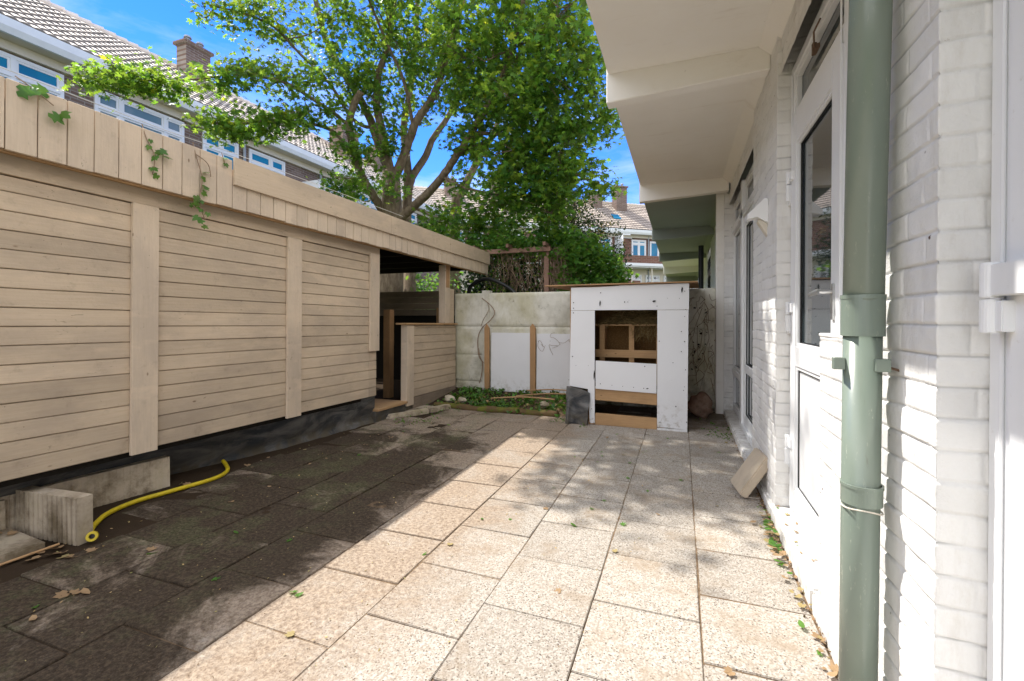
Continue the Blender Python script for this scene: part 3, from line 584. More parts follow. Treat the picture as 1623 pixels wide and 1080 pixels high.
# ---------------------------------------------------------------- concrete fence at the back
fence = tag(empty('concrete_fence', (-1.3, 6.1, 0)), 'weathered precast concrete plank fence closing the yard', 'fence')
FO = Vector((-1.3, 6.1, 0))
def conc_plank(x0, x1, y0, y1, z0, z1, seed):
    xs = np.arange(x0, x1+.01, .02); zs = np.linspace(z0, z1, max(4, int((z1-z0)/.02))); U, V = np.meshgrid(xs, zs, indexing='ij')
    h = .006*(vnoise(U*8, V*8, seed)-.5)+.003*(vnoise(U*30, V*30, seed+1)-.5); e = np.minimum(V-z0, z1-V); h = h+np.clip(1-e/.012, 0, 1)*.01
    g_ = grid_mesh('panel', np.stack([U-FO.x, y0+h-FO.y, V], -1), M['fence'], fence, tone=np.full(U.shape, random.uniform(.9, 1.08)))
    return g_
for x0, x1 in ((-3.12, -2.70), (-2.58, -.72), (-.6, .26)):
    for k, (z0, z1) in enumerate(((0, .215), (.22, .60), (.605, 1.012), (1.017, 1.495))): conc_plank(x0, x1, 6.06, 6.1, z0, z1, 40+k*7+int(x0*9))
m = MB(); m.box(-1.85, 1.65, -.025, .04, -.1, 1.49); m.build('core', M['fence'], fence)
for x0 in (-2.70, -.72, .262):
    m = MB(); m.box(x0-FO.x, x0+.122-FO.x, -.055, .05, -.05, 1.53 if x0 < 0 else 1.50); m.build('post', M['fence'], fence, bevel=.006)
# boards and stakes leaning on it
for x0, x1, z0, z1, y, lab in ((-2.545, -1.955, .06, .928, 6.02, 'square white board between the two wooden stakes'), (-1.865, -1.10, .08, .922, 6.015, 'white board right of the stakes with dried tendrils on it')):
    m = MB(); m.box(x0, x1, y, y+.012, z0, z1, 1, Matrix.Rotation(R(-1.5), 3, 'X')); tag(m.build('leaning_board', M['whiteboard'], bevel=.001), lab, 'board')
for x0, x1, z1, lab in ((-2.635, -2.562, 1.05, 'left wooden stake with a pointed tip beside the white board'), (-1.952, -1.875, 1.06, 'wooden stake standing between the two white boards')):
    m = MB(); y = 5.985; m.prism([(x0, y, 0), (x1, y, 0), (x1, y, z1-.06), (x0*.55+x1*.45, y, z1), (x0, y, z1-.05)], (0, .03, 0)); tag(m.build('wooden_stake', M['rawwood_v'], bevel=.002), lab, 'stake')
# ---------------------------------------------------------------- chicken coop
coop = tag(empty('chicken_coop', (-.53, 4.86, 0)), 'white board chicken coop with square opening and nest boxes inside', 'chicken coop')
def cx_(x): return x+.53
def board(name, poly, y0, y1, mat, bev=.0012, tone=1):
    m = MB(); m.prism([(cx_(p[0]), y0, p[1]) for p in poly], (0, y1-y0, 0), tone); return m.build(name, M[mat], coop, bevel=bev)
def rect(a, b, c, d): return [(a, c), (b, c), (b, d), (a, d)]
board('front_panel', [(-1.119, 1.217), (.070, 1.217), (.070, 1.478), (-.6, 1.474), (-.62, 1.470), (-.83, 1.462), (-1.119, 1.463)], 0, .012, 'whiteboard')
board('front_panel', [(-1.135, .40), (-.935, .375), (-.915, .03), (-.905, .012), (-.862, .02), (-.862, 1.214), (-1.119, 1.214)], .001, .013, 'whiteboard')
board('front_panel', [(-.229, .03), (.058, .022), (.066, 1.214), (-.229, 1.214)], .0005, .0125, 'whiteboard')
board('front_panel', rect(-.229, .058, -.005, .021), -.002, .010, 'whiteboard')
board('front_panel', [(-.852, .385), (-.235, .368), (-.235, .668), (-.852, .683)], -.006, .006, 'whiteboard')
board('rail', [(-.86, .262), (-.23, .245), (-.23, .365), (-.86, .385)], .014, .06, 'rawwood', .003)
board('rail', [(-.86, .0), (-.23, -.004), (-.23, .112), (-.86, .122)], .014, .055, 'rawwood', .003)
board('side_panel', rect(-1.132, -1.12, .0, 1.44), .014, 1.12, 'ply'); board('side_panel', rect(.045, .057, 0, 1.44), .014, 1.12, 'ply')
m = MB(); m.prism([(cx_(-1.405), -.035, 1.478), (cx_(.15), -.03, 1.483), (cx_(.20), 1.22, 1.50), (cx_(-1.405), 1.22, 1.505)], (0, 0, .014)); m.build('roof_board', M['ply'], coop, bevel=.002)
m = MB(); m.box(cx_(-1.1), cx_(.04), .02, .06, 1.43, 1.47); m.box(cx_(-.93), cx_(-.87), .02, .06, 0, 1.42); m.box(cx_(-.22), cx_(-.16), .02, .06, 0, 1.42); m.build('frame_timber', M['rawwood_v'], coop)
m = MB(); m.box(cx_(-1.1), cx_(.04), .62, .64, .42, 1.42); m.box(cx_(-1.11), cx_(.04), 1.08, 1.09, .42, 1.42); m.build('back_board', M['chip'], coop)
m = MB(); m.box(cx_(-1.1), cx_(.04), .30, .62, .70, .715)
m.box(cx_(-1.1), cx_(.04), .28, .30, .70, .785); m.box(cx_(-1.1), cx_(.04), .28, .62, 1.05, 1.065); m.box(cx_(-1.1), cx_(.04), .28, .30, .40, .42)
for x in (-.86, -.54, -.255): m.box(cx_(x), cx_(x+.055), .30, .335, .42, 1.05)
for x in (-.86, -.54, -.255): m.box(cx_(x)+.02, cx_(x+.035), .335, .62, .715, 1.05)
m.build('nest_box', M['rawwood'], coop)
m = MB(); m.box(cx_(-1.1), cx_(.04), .12, 1.08, .395, .41); m.build('coop_floor', M['chip'], coop)
m = MB()
for k in range(2600):
    x = RNG.uniform(-.86, .02); q = (x+.86)/.88; hmax = .30*math.sin(min(1, q*1.15)*math.pi*.62); x0 = Vector((x, 4.86+RNG.uniform(.27, .6), 1.065+RNG.uniform(0, max(.03, hmax))))
    if RNG.random() < .12: x0 = Vector((RNG.uniform(-.5, -.2), 4.86+.275, RNG.uniform(.92, 1.07)))
    d = Vector(RNG.normal(0, 1, 3)); d.z *= .5 if x0.z > 1.07 else 2; d = d.normalized()*RNG.uniform(.03, .09); n_ = Vector(RNG.normal(0, 1, 3)).normalized()*.0018
    e_ = x0+d+Vector((0, 0, -.01)); m.add([x0-n_, x0+n_, e_+n_, e_-n_], [(0, 1, 2, 3)], RNG.uniform(.5, 1.3))
gx = np.linspace(-.9, .03, 40); gy = np.linspace(5.13, 5.5, 16)
hz_ = lambda x, y: 1.066+(.27*max(0, math.sin(min(1, (x+.86)/.88*1.15)*math.pi*.62)))*min(1, (y-5.13)*4)*.75
G_ = [(x, y, hz_(x, y)+RNG.normal(0, .006)) for x in gx for y in gy]; m.add(G_, [(i*16+j, i*16+j+1, (i+1)*16+j+1, (i+1)*16+j) for i in range(39) for j in range(15)], .7)
tag(m.build('straw_heap', M['straw']), 'heap of loose brown straw on top of the nest boxes in the white coop', 'straw', kind='stuff')
us = np.linspace(0, 1, 26); vs_ = np.linspace(0, 1, 40); U, V = np.meshgrid(us, vs_, indexing='ij')
Xl = cx_(-1.16)+U*(.255-.03*(1-V))+.012*(vnoise(U*4, V*5, 3)-.5); Yl = -.020-.05*(1-V)*np.abs(U-.35)-.03*(vnoise(U*3, V*4, 5)) - .035*np.exp(-((U-.12)/.08)**2)*(1-V)
Zl = .0+V*(.40-.10*np.clip((.5-np.abs(U-.15))*1.2, 0, 1)*0-.06*U**2-.07*np.exp(-((U-.25)/.16)**2)*0)
grid_mesh('liner_flap', np.stack([Xl, Yl, Zl], -1), M['liner'], coop)
m = MB()
for (x, z) in [(-1.09, 1.30), (-1.09, 1.24), (-1.09, 1.19), (-.8, 1.40), (-.52, 1.30), (.03, 1.40), (-.02, 1.33), (.04, 1.22), (.03, 1.15), (0, 1.0), (.03, .9), (.0, .8), (.04, .62), (.03, .45), (-.05, .25), (-.8, .44), (-.68, .43), (-.57, .425), (-.46, .42), (-.36, .415), (-.35, .64), (-1.1, .72), (-.21, .9), (.05, .1), (-.2, .08)]:
    r_ = RNG.uniform(.003, .006); m = MB(); m.tube([(cx_(x), -.0085, z), (cx_(x), .003, z)], r_, 7); m.build('screw', M['black'], coop)
for (x, z, w, h) in [(-.81, 1.29, .012, .03), (-.27, 1.305, .03, .010), (0.0, 1.415, .014, .03), (-.87, .53, .010, .05), (-.555, 1.30, .008, .008), (-.33, .415, .02, .006)]:
    m = MB(); m.prism([(cx_(x), -.009, z-h), (cx_(x)+w*.6, -.009, z-h*.6), (cx_(x)+w, -.009, z+h*.4), (cx_(x)+w*.3, -.009, z+h), (cx_(x)-w*.3, -.009, z)], (0, .009, 0)); m.build('gouge_mark', M['black'], coop)
# boulder behind the coop
bm = bmesh.new(); bmesh.ops.create_icosphere(bm, subdivisions=4, radius=.15)
for v in bm.verts:
    p = v.co.copy(); n_ = p.normalized(); v.co = n_*(.15+.018*math.sin(n_.x*4+1)*math.cos(n_.y*3)+.012*math.sin(n_.z*7+n_.x*5)); v.co.z *= .95
me_ = bpy.data.meshes.new('boulder'); bm.to_mesh(me_); bm.free(); me_.polygons.foreach_set('use_smooth', [True]*len(me_.polygons))
o = link('boulder', me_, M['boulder']); o.location = (.205, 5.68, .125); tag(o, 'round brown boulder in the corner right of the white coop', 'boulder')

# ---------------------------------------------------------------- leaves
def template(prof):
    P = [(0, 0)]; 
    for a, r in prof: P.append((r*math.sin(math.radians(a)), r*math.cos(math.radians(a))))
    for a, r in prof[-2:0:-1]: P.append((-r*math.sin(math.radians(a)), r*math.cos(math.radians(a))))
    V = np.array([(x, y, -.22*abs(x)**1.3+(-.18*y*y if y > 0 else 0)) for x, y in P]); n = len(P)
    return V, np.array([(0, i, i+1 if i+1 < n else 1) for i in range(1, n)])
DRY = template([(0, 1), (14, .74), (26, .62), (45, .88), (58, .70), (72, .60), (95, .72), (120, .60), (150, .5), (180, .2)])
MAPLE = template([(0, 1), (13, .62), (24, .40), (36, .74), (46, .92), (56, .60), (70, .38), (92, .70), (112, .46), (150, .36), (180, .10)])
IVY = template([(0, 1), (18, .72), (34, .52), (55, .82), (80, .52), (110, .60), (150, .50), (180, .12)])
OVAL = template([(0, 1), (15, .8), (45, .55), (90, .42), (135, .5), (180, .75)])
def leafcloud(name, tmpl, C_, size, mat, parent=None, up=.9, tonev=(.7, 1.25), jit=.35, yellow=0, normal=None):
    V, F = tmpl; n = len(C_); C_ = np.asarray(C_)
    nz = RNG.normal(0, up, (n, 3)) if normal is None else RNG.normal(0, jit, (n, 3))+np.asarray(normal)
    if normal is None: nz[:, 2] = np.abs(nz[:, 2])*.3+1.0
    nz /= np.linalg.norm(nz, axis=1)[:, None]
    t = RNG.normal(0, 1, (n, 3)); t[:, 2] -= .6; t -= nz*(t*nz).sum(1)[:, None]; t /= np.linalg.norm(t, axis=1)[:, None]
    b = np.cross(t, nz); s = RNG.uniform(size[0], size[1], n)
    W_ = (C_[:, None, :]+s[:, None, None]*(V[None, :, 0, None]*b[:, None]+V[None, :, 1, None]*t[:, None]+V[None, :, 2, None]*nz[:, None])).reshape(-1, 3)
    FF = (F[None]+np.arange(n)[:, None, None]*len(V)).reshape(-1, 3)
    me = bpy.data.meshes.new(name); me.vertices.add(len(W_)); me.vertices.foreach_set('co', W_.ravel())
    me.loops.add(FF.size); me.loops.foreach_set('vertex_index', FF.ravel()); me.polygons.add(len(FF))
    me.polygons.foreach_set('loop_start', np.arange(len(FF))*3); me.polygons.foreach_set('loop_total', np.full(len(FF), 3)); me.update()
    tv = RNG.uniform(*tonev, n); rgb = np.stack([tv*RNG.uniform(.85, 1.2, n), tv, tv*RNG.uniform(.8, 1.1, n)], 1)
    if yellow: k = RNG.random(n) < yellow; rgb[k] *= np.array([2.1, 1.35, .8])
    c = np.repeat(rgb, len(F)*3, 0); c = np.concatenate([c, np.ones((len(c), 1))], 1)
    a = me.color_attributes.new('tone', 'FLOAT_COLOR', 'CORNER'); a.data.foreach_set('color', c.ravel())
    return link(name, me, mat, parent)
def in_ell(c, r, n, shell=0):
    d = RNG.normal(0, 1, (n, 3)); d /= np.linalg.norm(d, axis=1)[:, None]; q = RNG.uniform(shell, 1, n)**(1/2.4)
    return np.asarray(c)+d*q[:, None]*np.asarray(r)
def sprays(centres, per, rad, flat=.55):
    out = []
    for c in centres:
        n = RNG.integers(per[0], per[1]); d = RNG.normal(0, 1, (n, 3))*rad; d[:, 2] *= flat; d[:, 2] -= .5*np.abs(d[:, 0]+d[:, 1])*.3
        out.append(c+d)
    return np.concatenate(out)
BR=[
([(-5.59, 7.97, 2.23), (-5.58, 7.98, 3.2), (-5.59, 7.98, 3.72), (-5.6, 7.98, 4.15)],0.220,0.155),
([(-5.67, 7.95, 3.14), (-5.77, 7.8, 3.44), (-5.89, 7.65, 3.73), (-5.99, 7.51, 4.01), (-6.03, 7.39, 4.38), (-6.07, 7.28, 4.86), (-5.99, 7.31, 5.24), (-5.79, 7.28, 5.49)],0.104,0.073),
([(-5.6, 7.98, 4.15), (-5.8, 8.01, 4.44), (-6.07, 8.03, 5.12), (-6.18, 7.99, 5.43), (-6.53, 7.97, 6.01), (-6.78, 7.88, 6.41), (-7.17, 7.85, 7.14), (-7.36, 7.79, 7.95), (-7.62, 7.7, 9.03)],0.117,0.054),
([(-5.6, 7.98, 4.11), (-5.68, 7.95, 4.43), (-5.73, 7.83, 5.0), (-5.75, 7.72, 5.45), (-5.66, 7.65, 5.96), (-5.46, 7.63, 6.4), (-5.25, 7.61, 7.32), (-5.08, 7.68, 8.67)],0.117,0.049),
([(-5.57, 7.99, 3.98), (-5.43, 7.94, 4.1), (-5.2, 7.92, 4.51), (-4.95, 7.8, 4.87), (-4.72, 7.78, 5.14), (-4.48, 7.77, 5.41), (-4.21, 7.65, 5.81), (-3.98, 7.53, 6.28), (-3.62, 7.46, 7.06), (-3.33, 7.36, 8.02)],0.117,0.044),
([(-5.5, 8.53, 2.15), (-5.57, 8.51, 3.23), (-5.55, 8.53, 3.95), (-5.63, 8.61, 4.59), (-5.81, 8.77, 5.41), (-5.77, 9.01, 6.5), (-5.72, 9.14, 7.85), (-5.65, 9.18, 9.3)],0.136,0.058),
([(-5.53, 8.53, 3.93), (-5.48, 8.56, 4.17), (-5.27, 8.75, 4.64), (-5.14, 8.9, 5.11), (-4.92, 9.1, 5.57), (-4.72, 9.39, 6.22), (-4.4, 9.73, 7.19), (-3.93, 10.13, 8.34)],0.109,0.045),
([(-5.51, 7.9, 3.09), (-5.33, 7.86, 3.13), (-4.95, 7.79, 3.32), (-4.53, 7.62, 3.5), (-4.12, 7.46, 3.73), (-3.73, 7.28, 4.01), (-3.37, 7.1, 4.28), (-2.93, 6.84, 4.6), (-2.58, 6.65, 4.99), (-2.33, 6.54, 5.45), (-2.17, 6.5, 6.23)],0.115,0.037),
([(-6.07, 7.28, 4.86), (-6.27, 7.1, 5.07), (-6.46, 6.82, 5.22), (-6.74, 6.5, 5.41), (-6.92, 6.12, 5.4), (-7.17, 5.7, 5.29), (-7.38, 5.31, 5.06), (-7.53, 4.82, 4.8)],0.049,0.015),
([(-6.03, 7.39, 4.38), (-6.16, 7.24, 4.56), (-6.38, 7.06, 4.77), (-6.68, 6.73, 4.8), (-6.9, 6.23, 4.69), (-6.96, 5.77, 4.46), (-7.18, 5.37, 4.33)],0.043,0.015),
([(-6.07, 8.03, 5.12), (-6.33, 7.72, 5.21), (-6.67, 7.39, 5.88), (-7.11, 7.02, 6.4), (-7.41, 6.7, 6.77), (-7.7, 6.27, 6.81), (-8.07, 5.81, 6.78)],0.046,0.014),
([(-4.95, 7.8, 4.87), (-4.9, 7.4, 5.57), (-5.12, 7.11, 6.28), (-5.31, 6.83, 6.95)],0.043,0.023),
([(-3.73, 7.28, 4.01), (-3.21, 7.37, 4.22), (-2.77, 7.43, 4.45), (-2.17, 7.33, 4.27), (-1.61, 7.22, 4.2), (-1.11, 7.19, 4.21)],0.045,0.015),
([(-3.37, 7.1, 4.28), (-2.72, 7.02, 4.13), (-2.15, 6.91, 3.76), (-1.64, 6.88, 3.4), (-1.17, 6.94, 3.15)],0.043,0.011),
([(-2.93, 6.84, 4.6), (-2.43, 6.81, 4.65), (-1.82, 6.82, 4.75), (-1.33, 6.79, 4.92)],0.041,0.014),
([(-2.58, 6.65, 4.99), (-2.03, 6.54, 5.3), (-1.53, 6.41, 5.56)],0.029,0.013),
([(-4.12, 7.46, 3.73), (-3.61, 7.43, 3.45), (-3.0, 7.44, 3.28), (-2.53, 7.4, 3.01)],0.035,0.013),
([(-4.95, 7.79, 3.32), (-4.44, 7.76, 3.07), (-3.89, 7.75, 2.97)],0.031,0.012),
]
CR=[
((-3.16, 6.98, 5.68),0.99,0.94,1.30,125),
((-1.97, 6.67, 5.36),0.90,0.95,1.10,125),
((-2.12, 6.82, 4.45),0.88,0.68,0.90,120),
((-1.66, 6.98, 3.82),0.59,0.68,0.60,60),
((-2.4, 7.03, 3.63),0.76,0.61,0.60,80),
((-3.28, 7.24, 4.29),0.54,0.44,0.50,25),
((-3.14, 7.19, 4.94),0.64,0.54,0.60,50),
((-1.19, 7.05, 4.22),0.31,0.39,0.40,16),
((-1.24, 6.82, 4.74),0.33,0.66,0.50,26),
((-1.18, 6.94, 3.12),0.25,0.12,0.20,7),
((-1.99, 7.07, 3.09),0.55,0.55,0.50,60),
((-3.0, 7.44, 3.06),0.61,0.55,0.50,40),
((-5.02, 7.58, 6.64),1.15,0.91,1.20,95),
((-6.2, 7.57, 6.64),0.76,0.89,1.00,42),
((-7.27, 7.17, 6.83),1.01,0.70,0.90,32),
((-7.57, 6.42, 6.82),0.89,0.41,0.50,22),
((-7.9, 5.98, 6.77),0.51,0.25,0.30,8),
((-6.45, 7.15, 5.79),0.98,0.43,0.60,24),
((-6.88, 6.35, 5.53),0.86,0.32,0.50,24),
((-7.27, 5.56, 5.23),0.64,0.23,0.40,20),
((-7.61, 4.68, 4.76),0.72,0.19,0.30,30),
((-7.81, 4.18, 4.58),0.38,0.20,0.25,13),
((-6.46, 6.82, 4.98),0.71,0.26,0.40,22),
((-6.92, 6.11, 4.64),0.84,0.29,0.40,32),
((-7.18, 5.48, 4.32),0.58,0.23,0.30,22),
((-5.85, 7.14, 4.37),0.42,0.60,0.30,20),
((-5.78, 6.84, 3.55),0.44,0.25,0.30,15),
((-5.48, 7.71, 4.76),0.43,0.38,0.30,16),
((-5.84, 7.69, 5.63),0.63,0.51,0.50,22),
((-4.5, 7.87, 5.73),0.61,0.74,0.60,30),
((-5.3, 7.55, 3.77),0.37,0.32,0.20,8),
((-4.23, 7.62, 2.94),0.53,0.31,0.30,22),
((-3.4, 7.5, 2.77),0.51,0.29,0.30,18),
((-5.92, 7.21, 3.37),0.36,0.19,0.20,6),
((-5.29, 8.32, 5.82),0.53,0.79,0.40,16),
((-3.85, 7.66, 3.65),0.33,0.33,0.30,6),
((-4.05, 7.31, 8.3),2.60,1.36,1.60,170),
((-7.35, 6.95, 8.51),1.74,0.99,1.20,50),
((-1.5, 6.31, 6.11),0.62,0.53,0.80,40),
((-4.12, 5.9, 8.4),1.52,1.05,1.20,110),
((-5.6, 6.05, 7.1),0.70,0.30,0.45,75),  # this clump and the next added above the view to shade the paving
((-4.8, 5.4, 7.0),0.70,0.30,0.45,36),
((-5.15, 4.88, 8.12),1.13,0.95,0.90,70),
]

RV = np.array([.938, .347, 0]); FV = np.array([-.347, .938, 0])
def ell_pts(e, n):
    (c, rx, ry, rd, _) = e; d = RNG.normal(0, 1, (n, 3)); d /= np.linalg.norm(d, axis=1)[:, None]; q = RNG.random(n)**(1/2.3); d *= q[:, None]
    return np.array(c)+d[:, 0:1]*RV*rx+d[:, 1:2]*FV*rd+d[:, 2:3]*np.array([0, 0, 1])*ry
tree = tag(empty('maple_tree', BR[0][0][0]), 'large multi stemmed maple tree spreading over the taupe shed', 'tree')
TI = Matrix.Translation(-Vector(BR[0][0][0]))
def T(o): o.parent = tree; o.matrix_parent_inverse = TI; return o
first = Vector(BR[0][0][0]); skel = []
m = MB(); m.tube([(first.x-.1, first.y, -.1), (first.x-.06, first.y, .5), first, *BR[0][0][1:]], [.34, .27, .25, .22, .19, .17][:3+len(BR[0][0][1:])], 14)
m.tube([(BR[5][0][0][0]-.1, BR[5][0][0][1], 0), BR[5][0][0]], [.17, BR[5][1]], 12); T(m.build('trunk', M['bark'], smooth=True))
for pts, a, b in BR[1:]:
    P = smooth_path(pts, 5); rr = [.86*(a+(b-a)*i/(len(P)-1)) for i in range(len(P))]
    P = [p+Vector(RNG.normal(0, 1, 3))*.004*(0 < i < len(P)-1) for i, p in enumerate(P)]
    m = MB(); m.tube(P, rr, 10 if a > .05 else 7); T(m.build('limb', M['bark'], smooth=True)); skel += P
skel = [Vector(p) for p in skel]; SK = np.array(skel)
tw = MB(); LP = []
for e in CR:
    cs = ell_pts(e, int(e[4]*(1.35 if e[0][0] < -4.3 and e[4] < 60 else 1.35))); c0 = np.array(e[0]); i0 = np.argmin(((SK-c0)**2).sum(1)); p0 = skel[i0]
    hubs = [p0]
    for k in range(max(1, e[4]//14)):
        h = Vector(cs[RNG.integers(len(cs))]); mid = (p0+h)/2+Vector((0, 0, RNG.uniform(-.15, .05)))
        pp = smooth_path([p0, mid, h], 3); tw.tube(pp, [.016-.011*i/(len(pp)-1) for i in range(len(pp))], 5, cap=False); hubs += pp[2:]
    HB = np.array([tuple(h) for h in hubs])
    for c in cs:
        q = HB[np.argmin(((HB-c)**2).sum(1))]
        if RNG.random() < .6: tw.tube([q, (q+c)/2+np.array([0, 0, .04]), c], [.006, .004, .0025], 4, cap=False)
    LP.append(sprays(cs, (14, 23), .12))
T(tw.build('twigs', M['bark'], smooth=True)); LP = np.concatenate(LP)
T(leafcloud('crown', MAPLE, LP, (.045, .09), M['leaf'], yellow=.012, tonev=(.45, 1.45)))
# second tree, further back
t2 = tag(empty('tree', (-5.12, 9.84, 0)), 'slender leaning tree behind the maple with its crown over the vines', 'tree')
m = MB(); P2 = [(-5.0, 9.8, -.1), (-5.12, 9.84, 2.11), (-5.1, 9.87, 3.78), (-4.91, 9.94, 4.24), (-4.81, 9.98, 4.48), (-4.57, 10.29, 5.22), (-4.29, 10.62, 6.08), (-4.22, 10.87, 7.6)]
I2 = Matrix.Translation((5.12, -9.84, 0)); m.tube(smooth_path(P2, 4), [.17-.13*i/28 for i in range(29)], 10); o = m.build('trunk', M['bark'], t2, smooth=True); o.matrix_parent_inverse = I2
cs = np.concatenate([in_ell((-3.7, 10.6, 4.1), (.9, .8, 1.0), 45), in_ell((-3.3, 10.6, 5.6), (1.3, .9, 1.1), 60)]); o = leafcloud('crown', MAPLE, sprays(cs, (9, 15), .15), (.05, .08), M['leaf'], t2, tonev=(.5, 1)); o.matrix_parent_inverse = I2
# dark shrub tree with pale dead blossom
t3 = tag(empty('evergreen_tree', (-2.1, 9.2, 0)), 'dark evergreen with pale brownish tips right of the maple', 'tree'); I3 = Matrix.Translation((2.1, -9.2, 0))
m = MB(); m.tube([(-2.1, 9.2, -.1), (-2.1, 9.2, 2.2), (-2.05, 9.2, 3.7)], [.12, .08, .02], 8); o = m.build('trunk', M['bark'], t3); o.matrix_parent_inverse = I3
cs = np.concatenate([in_ell((-2.1, 9.2, 2.7), (.75, .7, 1.0), 160), in_ell((-2.25, 9.2, 3.4), (.5, .5, .6), 50), in_ell((-1.45, 9.3, 2.3), (.45, .5, .8), 70)])
o = leafcloud('crown', OVAL, sprays(cs, (18, 30), .085, 1), (.02, .042), M['darkleaf'], t3, up=1.5); o.matrix_parent_inverse = I3
cs = np.concatenate([in_ell((-1.75, 9.0, 3.0), (.55, .5, .65), 26), in_ell((-1.35, 9.0, 2.5), (.35, .4, .5), 14)]); o = leafcloud('pale_foliage', OVAL, sprays(cs, (8, 16), .06, 1), (.015, .03), M['palelitter'], t3, up=1.5); o.matrix_parent_inverse = I3
# shrubs beyond the fence (seen under the shed roof)
def shrub(name, label, c, r, n, mat, tmpl, size, grp=None, tonev=(.7, 1.3), flat=.8):
    b = tag(empty(name, (c[0], c[1], 0)), label, 'shrub', grp); I = Matrix.Translation((-c[0], -c[1], 0))
    mm = MB()
    for k in range(9):
        q = in_ell(c, r, 1)[0]; mm.tube([(c[0]+RNG.normal(0, .06), c[1]+RNG.normal(0, .06), -.1), (c[0]*.5+q[0]*.5, c[1]*.5+q[1]*.5, q[2]*.5), q], [.02, .014, .006], 5)
    o = mm.build('stems', M['stem'], b); o.matrix_parent_inverse = I
    cs = in_ell(c, r, n); cs = cs[cs[:, 2] > .1]; o = leafcloud('foliage', tmpl, sprays(cs, (9, 16), .11, flat), size, M[mat], b, tonev=tonev); o.matrix_parent_inverse = I
shrub('shrub', 'bright green shrub showing through the shed below its roof', (-5.6, 9.2, 1.6), (1.5, .8, 1.2), 190, 'vineleaf', OVAL, (.04, .07))
shrub('shrub', 'yellow green shrub behind the shed corner post and black pipe', (-3.3, 8.2, 1.3), (.9, .6, .85), 120, 'leaf', MAPLE, (.035, .055), tonev=(.9, 1.5))
shrub('shrub', 'tall shrub far left behind the shed wall', (-8.2, 9.6, 1.6), (1.6, .9, 1.5), 140, 'vineleaf', OVAL, (.04, .07))
shrub('shrub', 'low leafy shrub under the vine covered pergola', (-1.7, 8.6, 1.1), (.9, .5, .9), 90, 'vineleaf', OVAL, (.03, .055))
# pergola with vines
per = tag(empty('pergola', (-2.03, 7.15, 0)), 'small brown timber pergola frame behind the concrete fence', 'pergola'); IP = Matrix.Translation((2.03, -7.15, 0))
def PG(o): o.parent = per; o.matrix_parent_inverse = IP; return o
m = MB(); m.box(-4.0, -1.98, 7.12, 7.17, 2.215, 2.29); PG(m.build('beam', M['pergola'], bevel=.003))
m = MB(); m.box(-2.10, -2.02, 7.175, 7.24, -.1, 2.30); PG(m.build('post', M['pergola'], bevel=.003))
m = MB(); m.box(-3.98, -3.9, 7.175, 7.24, -.1, 2.214); PG(m.build('post', M['pergola'], bevel=.003))
m = MB(); m.box(-4.0, -1.98, 8.4, 8.45, 2.215, 2.29); PG(m.build('beam', M['pergola']))
for x in (-3.95, -3.3, -2.7, -2.07): m = MB(); m.box(x, x+.045, 7.0, 8.6, 2.292, 2.35); PG(m.build('rafter', M['pergola']))
vine = tag(empty('climbing_vine', (-2.0, 7.4, 0)), 'mass of climbing vine heaped over the brown pergola', 'vine'); IV = Matrix.Translation((2.0, -7.4, 0))
cs = np.concatenate([in_ell((-2.9, 7.6, 2.44), (1.15, .75, .16), 190), in_ell((-1.75, 7.5, 2.30), (.45, .45, .25), 60), in_ell((-1.55, 7.4, 1.95), (.45, .4, .62), 150), in_ell((-1.15, 7.45, 1.75), (.38, .4, .5), 90), in_ell((-2.1, 7.6, 2.55), (.35, .4, .2), 25)])
o = leafcloud('foliage', IVY, sprays(cs, (10, 18), .085, .9), (.035, .065), M['vineleaf'], vine, tonev=(.6, 1.25)); o.matrix_parent_inverse = IV
cs = in_ell((-2.75, 7.35, 1.85), (.85, .15, .42), 46); o = leafcloud('hanging_leaves', IVY, sprays(cs, (4, 9), .08, 1), (.025, .045), M['ivyleaf'], vine, yellow=.15); o.matrix_parent_inverse = IV
m = MB()
for k in range(260):
    x = RNG.uniform(-3.3, -1.9) if k < 80 else RNG.uniform(-2.15, -1.75); y = RNG.uniform(7.18, 7.6); z1 = RNG.uniform(1.35, 1.7); p = [Vector((x, y, 2.28))]
    dx = RNG.normal(0, .25) if k < 80 else RNG.normal(.06, .09)
    for j in range(1, 6): t = j/5; p.append(Vector((x+dx*t+RNG.normal(0, .03), y+RNG.normal(0, .02), 2.28+(z1-2.28)*t)))
    m.tube(p, [.0045, .004, .0035, .003, .0025, .002], 4, RNG.uniform(.7, 1.5), cap=False)
o = m.build('dead_stems', M['stem'], vine); o.matrix_parent_inverse = IV
cs = in_ell((-2.95, 8.15, 1.75), (1.2, .3, .65), 420); o = leafcloud('inner_foliage', IVY, sprays(cs, (10, 16), .09, 1), (.03, .055), M['darkleaf'], vine, up=1.5); o.matrix_parent_inverse = IV
# black corrugated pipe over the fence
P = smooth_path([(-3.12, 6.55, 1.1), (-3.12, 6.50, 1.56), (-3.0, 6.48, 1.68), (-2.77, 6.42, 1.73), (-2.5, 6.35, 1.64), (-2.3, 6.28, 1.52), (-2.2, 6.22, 1.38)], 12)
m = MB(); m.tube(P, [.027+.004*(i % 2) for i in range(len(P))], 14); tag(m.build('drain_hose', M['black'], smooth=True), 'black corrugated drain hose arching over the concrete fence', 'hose')

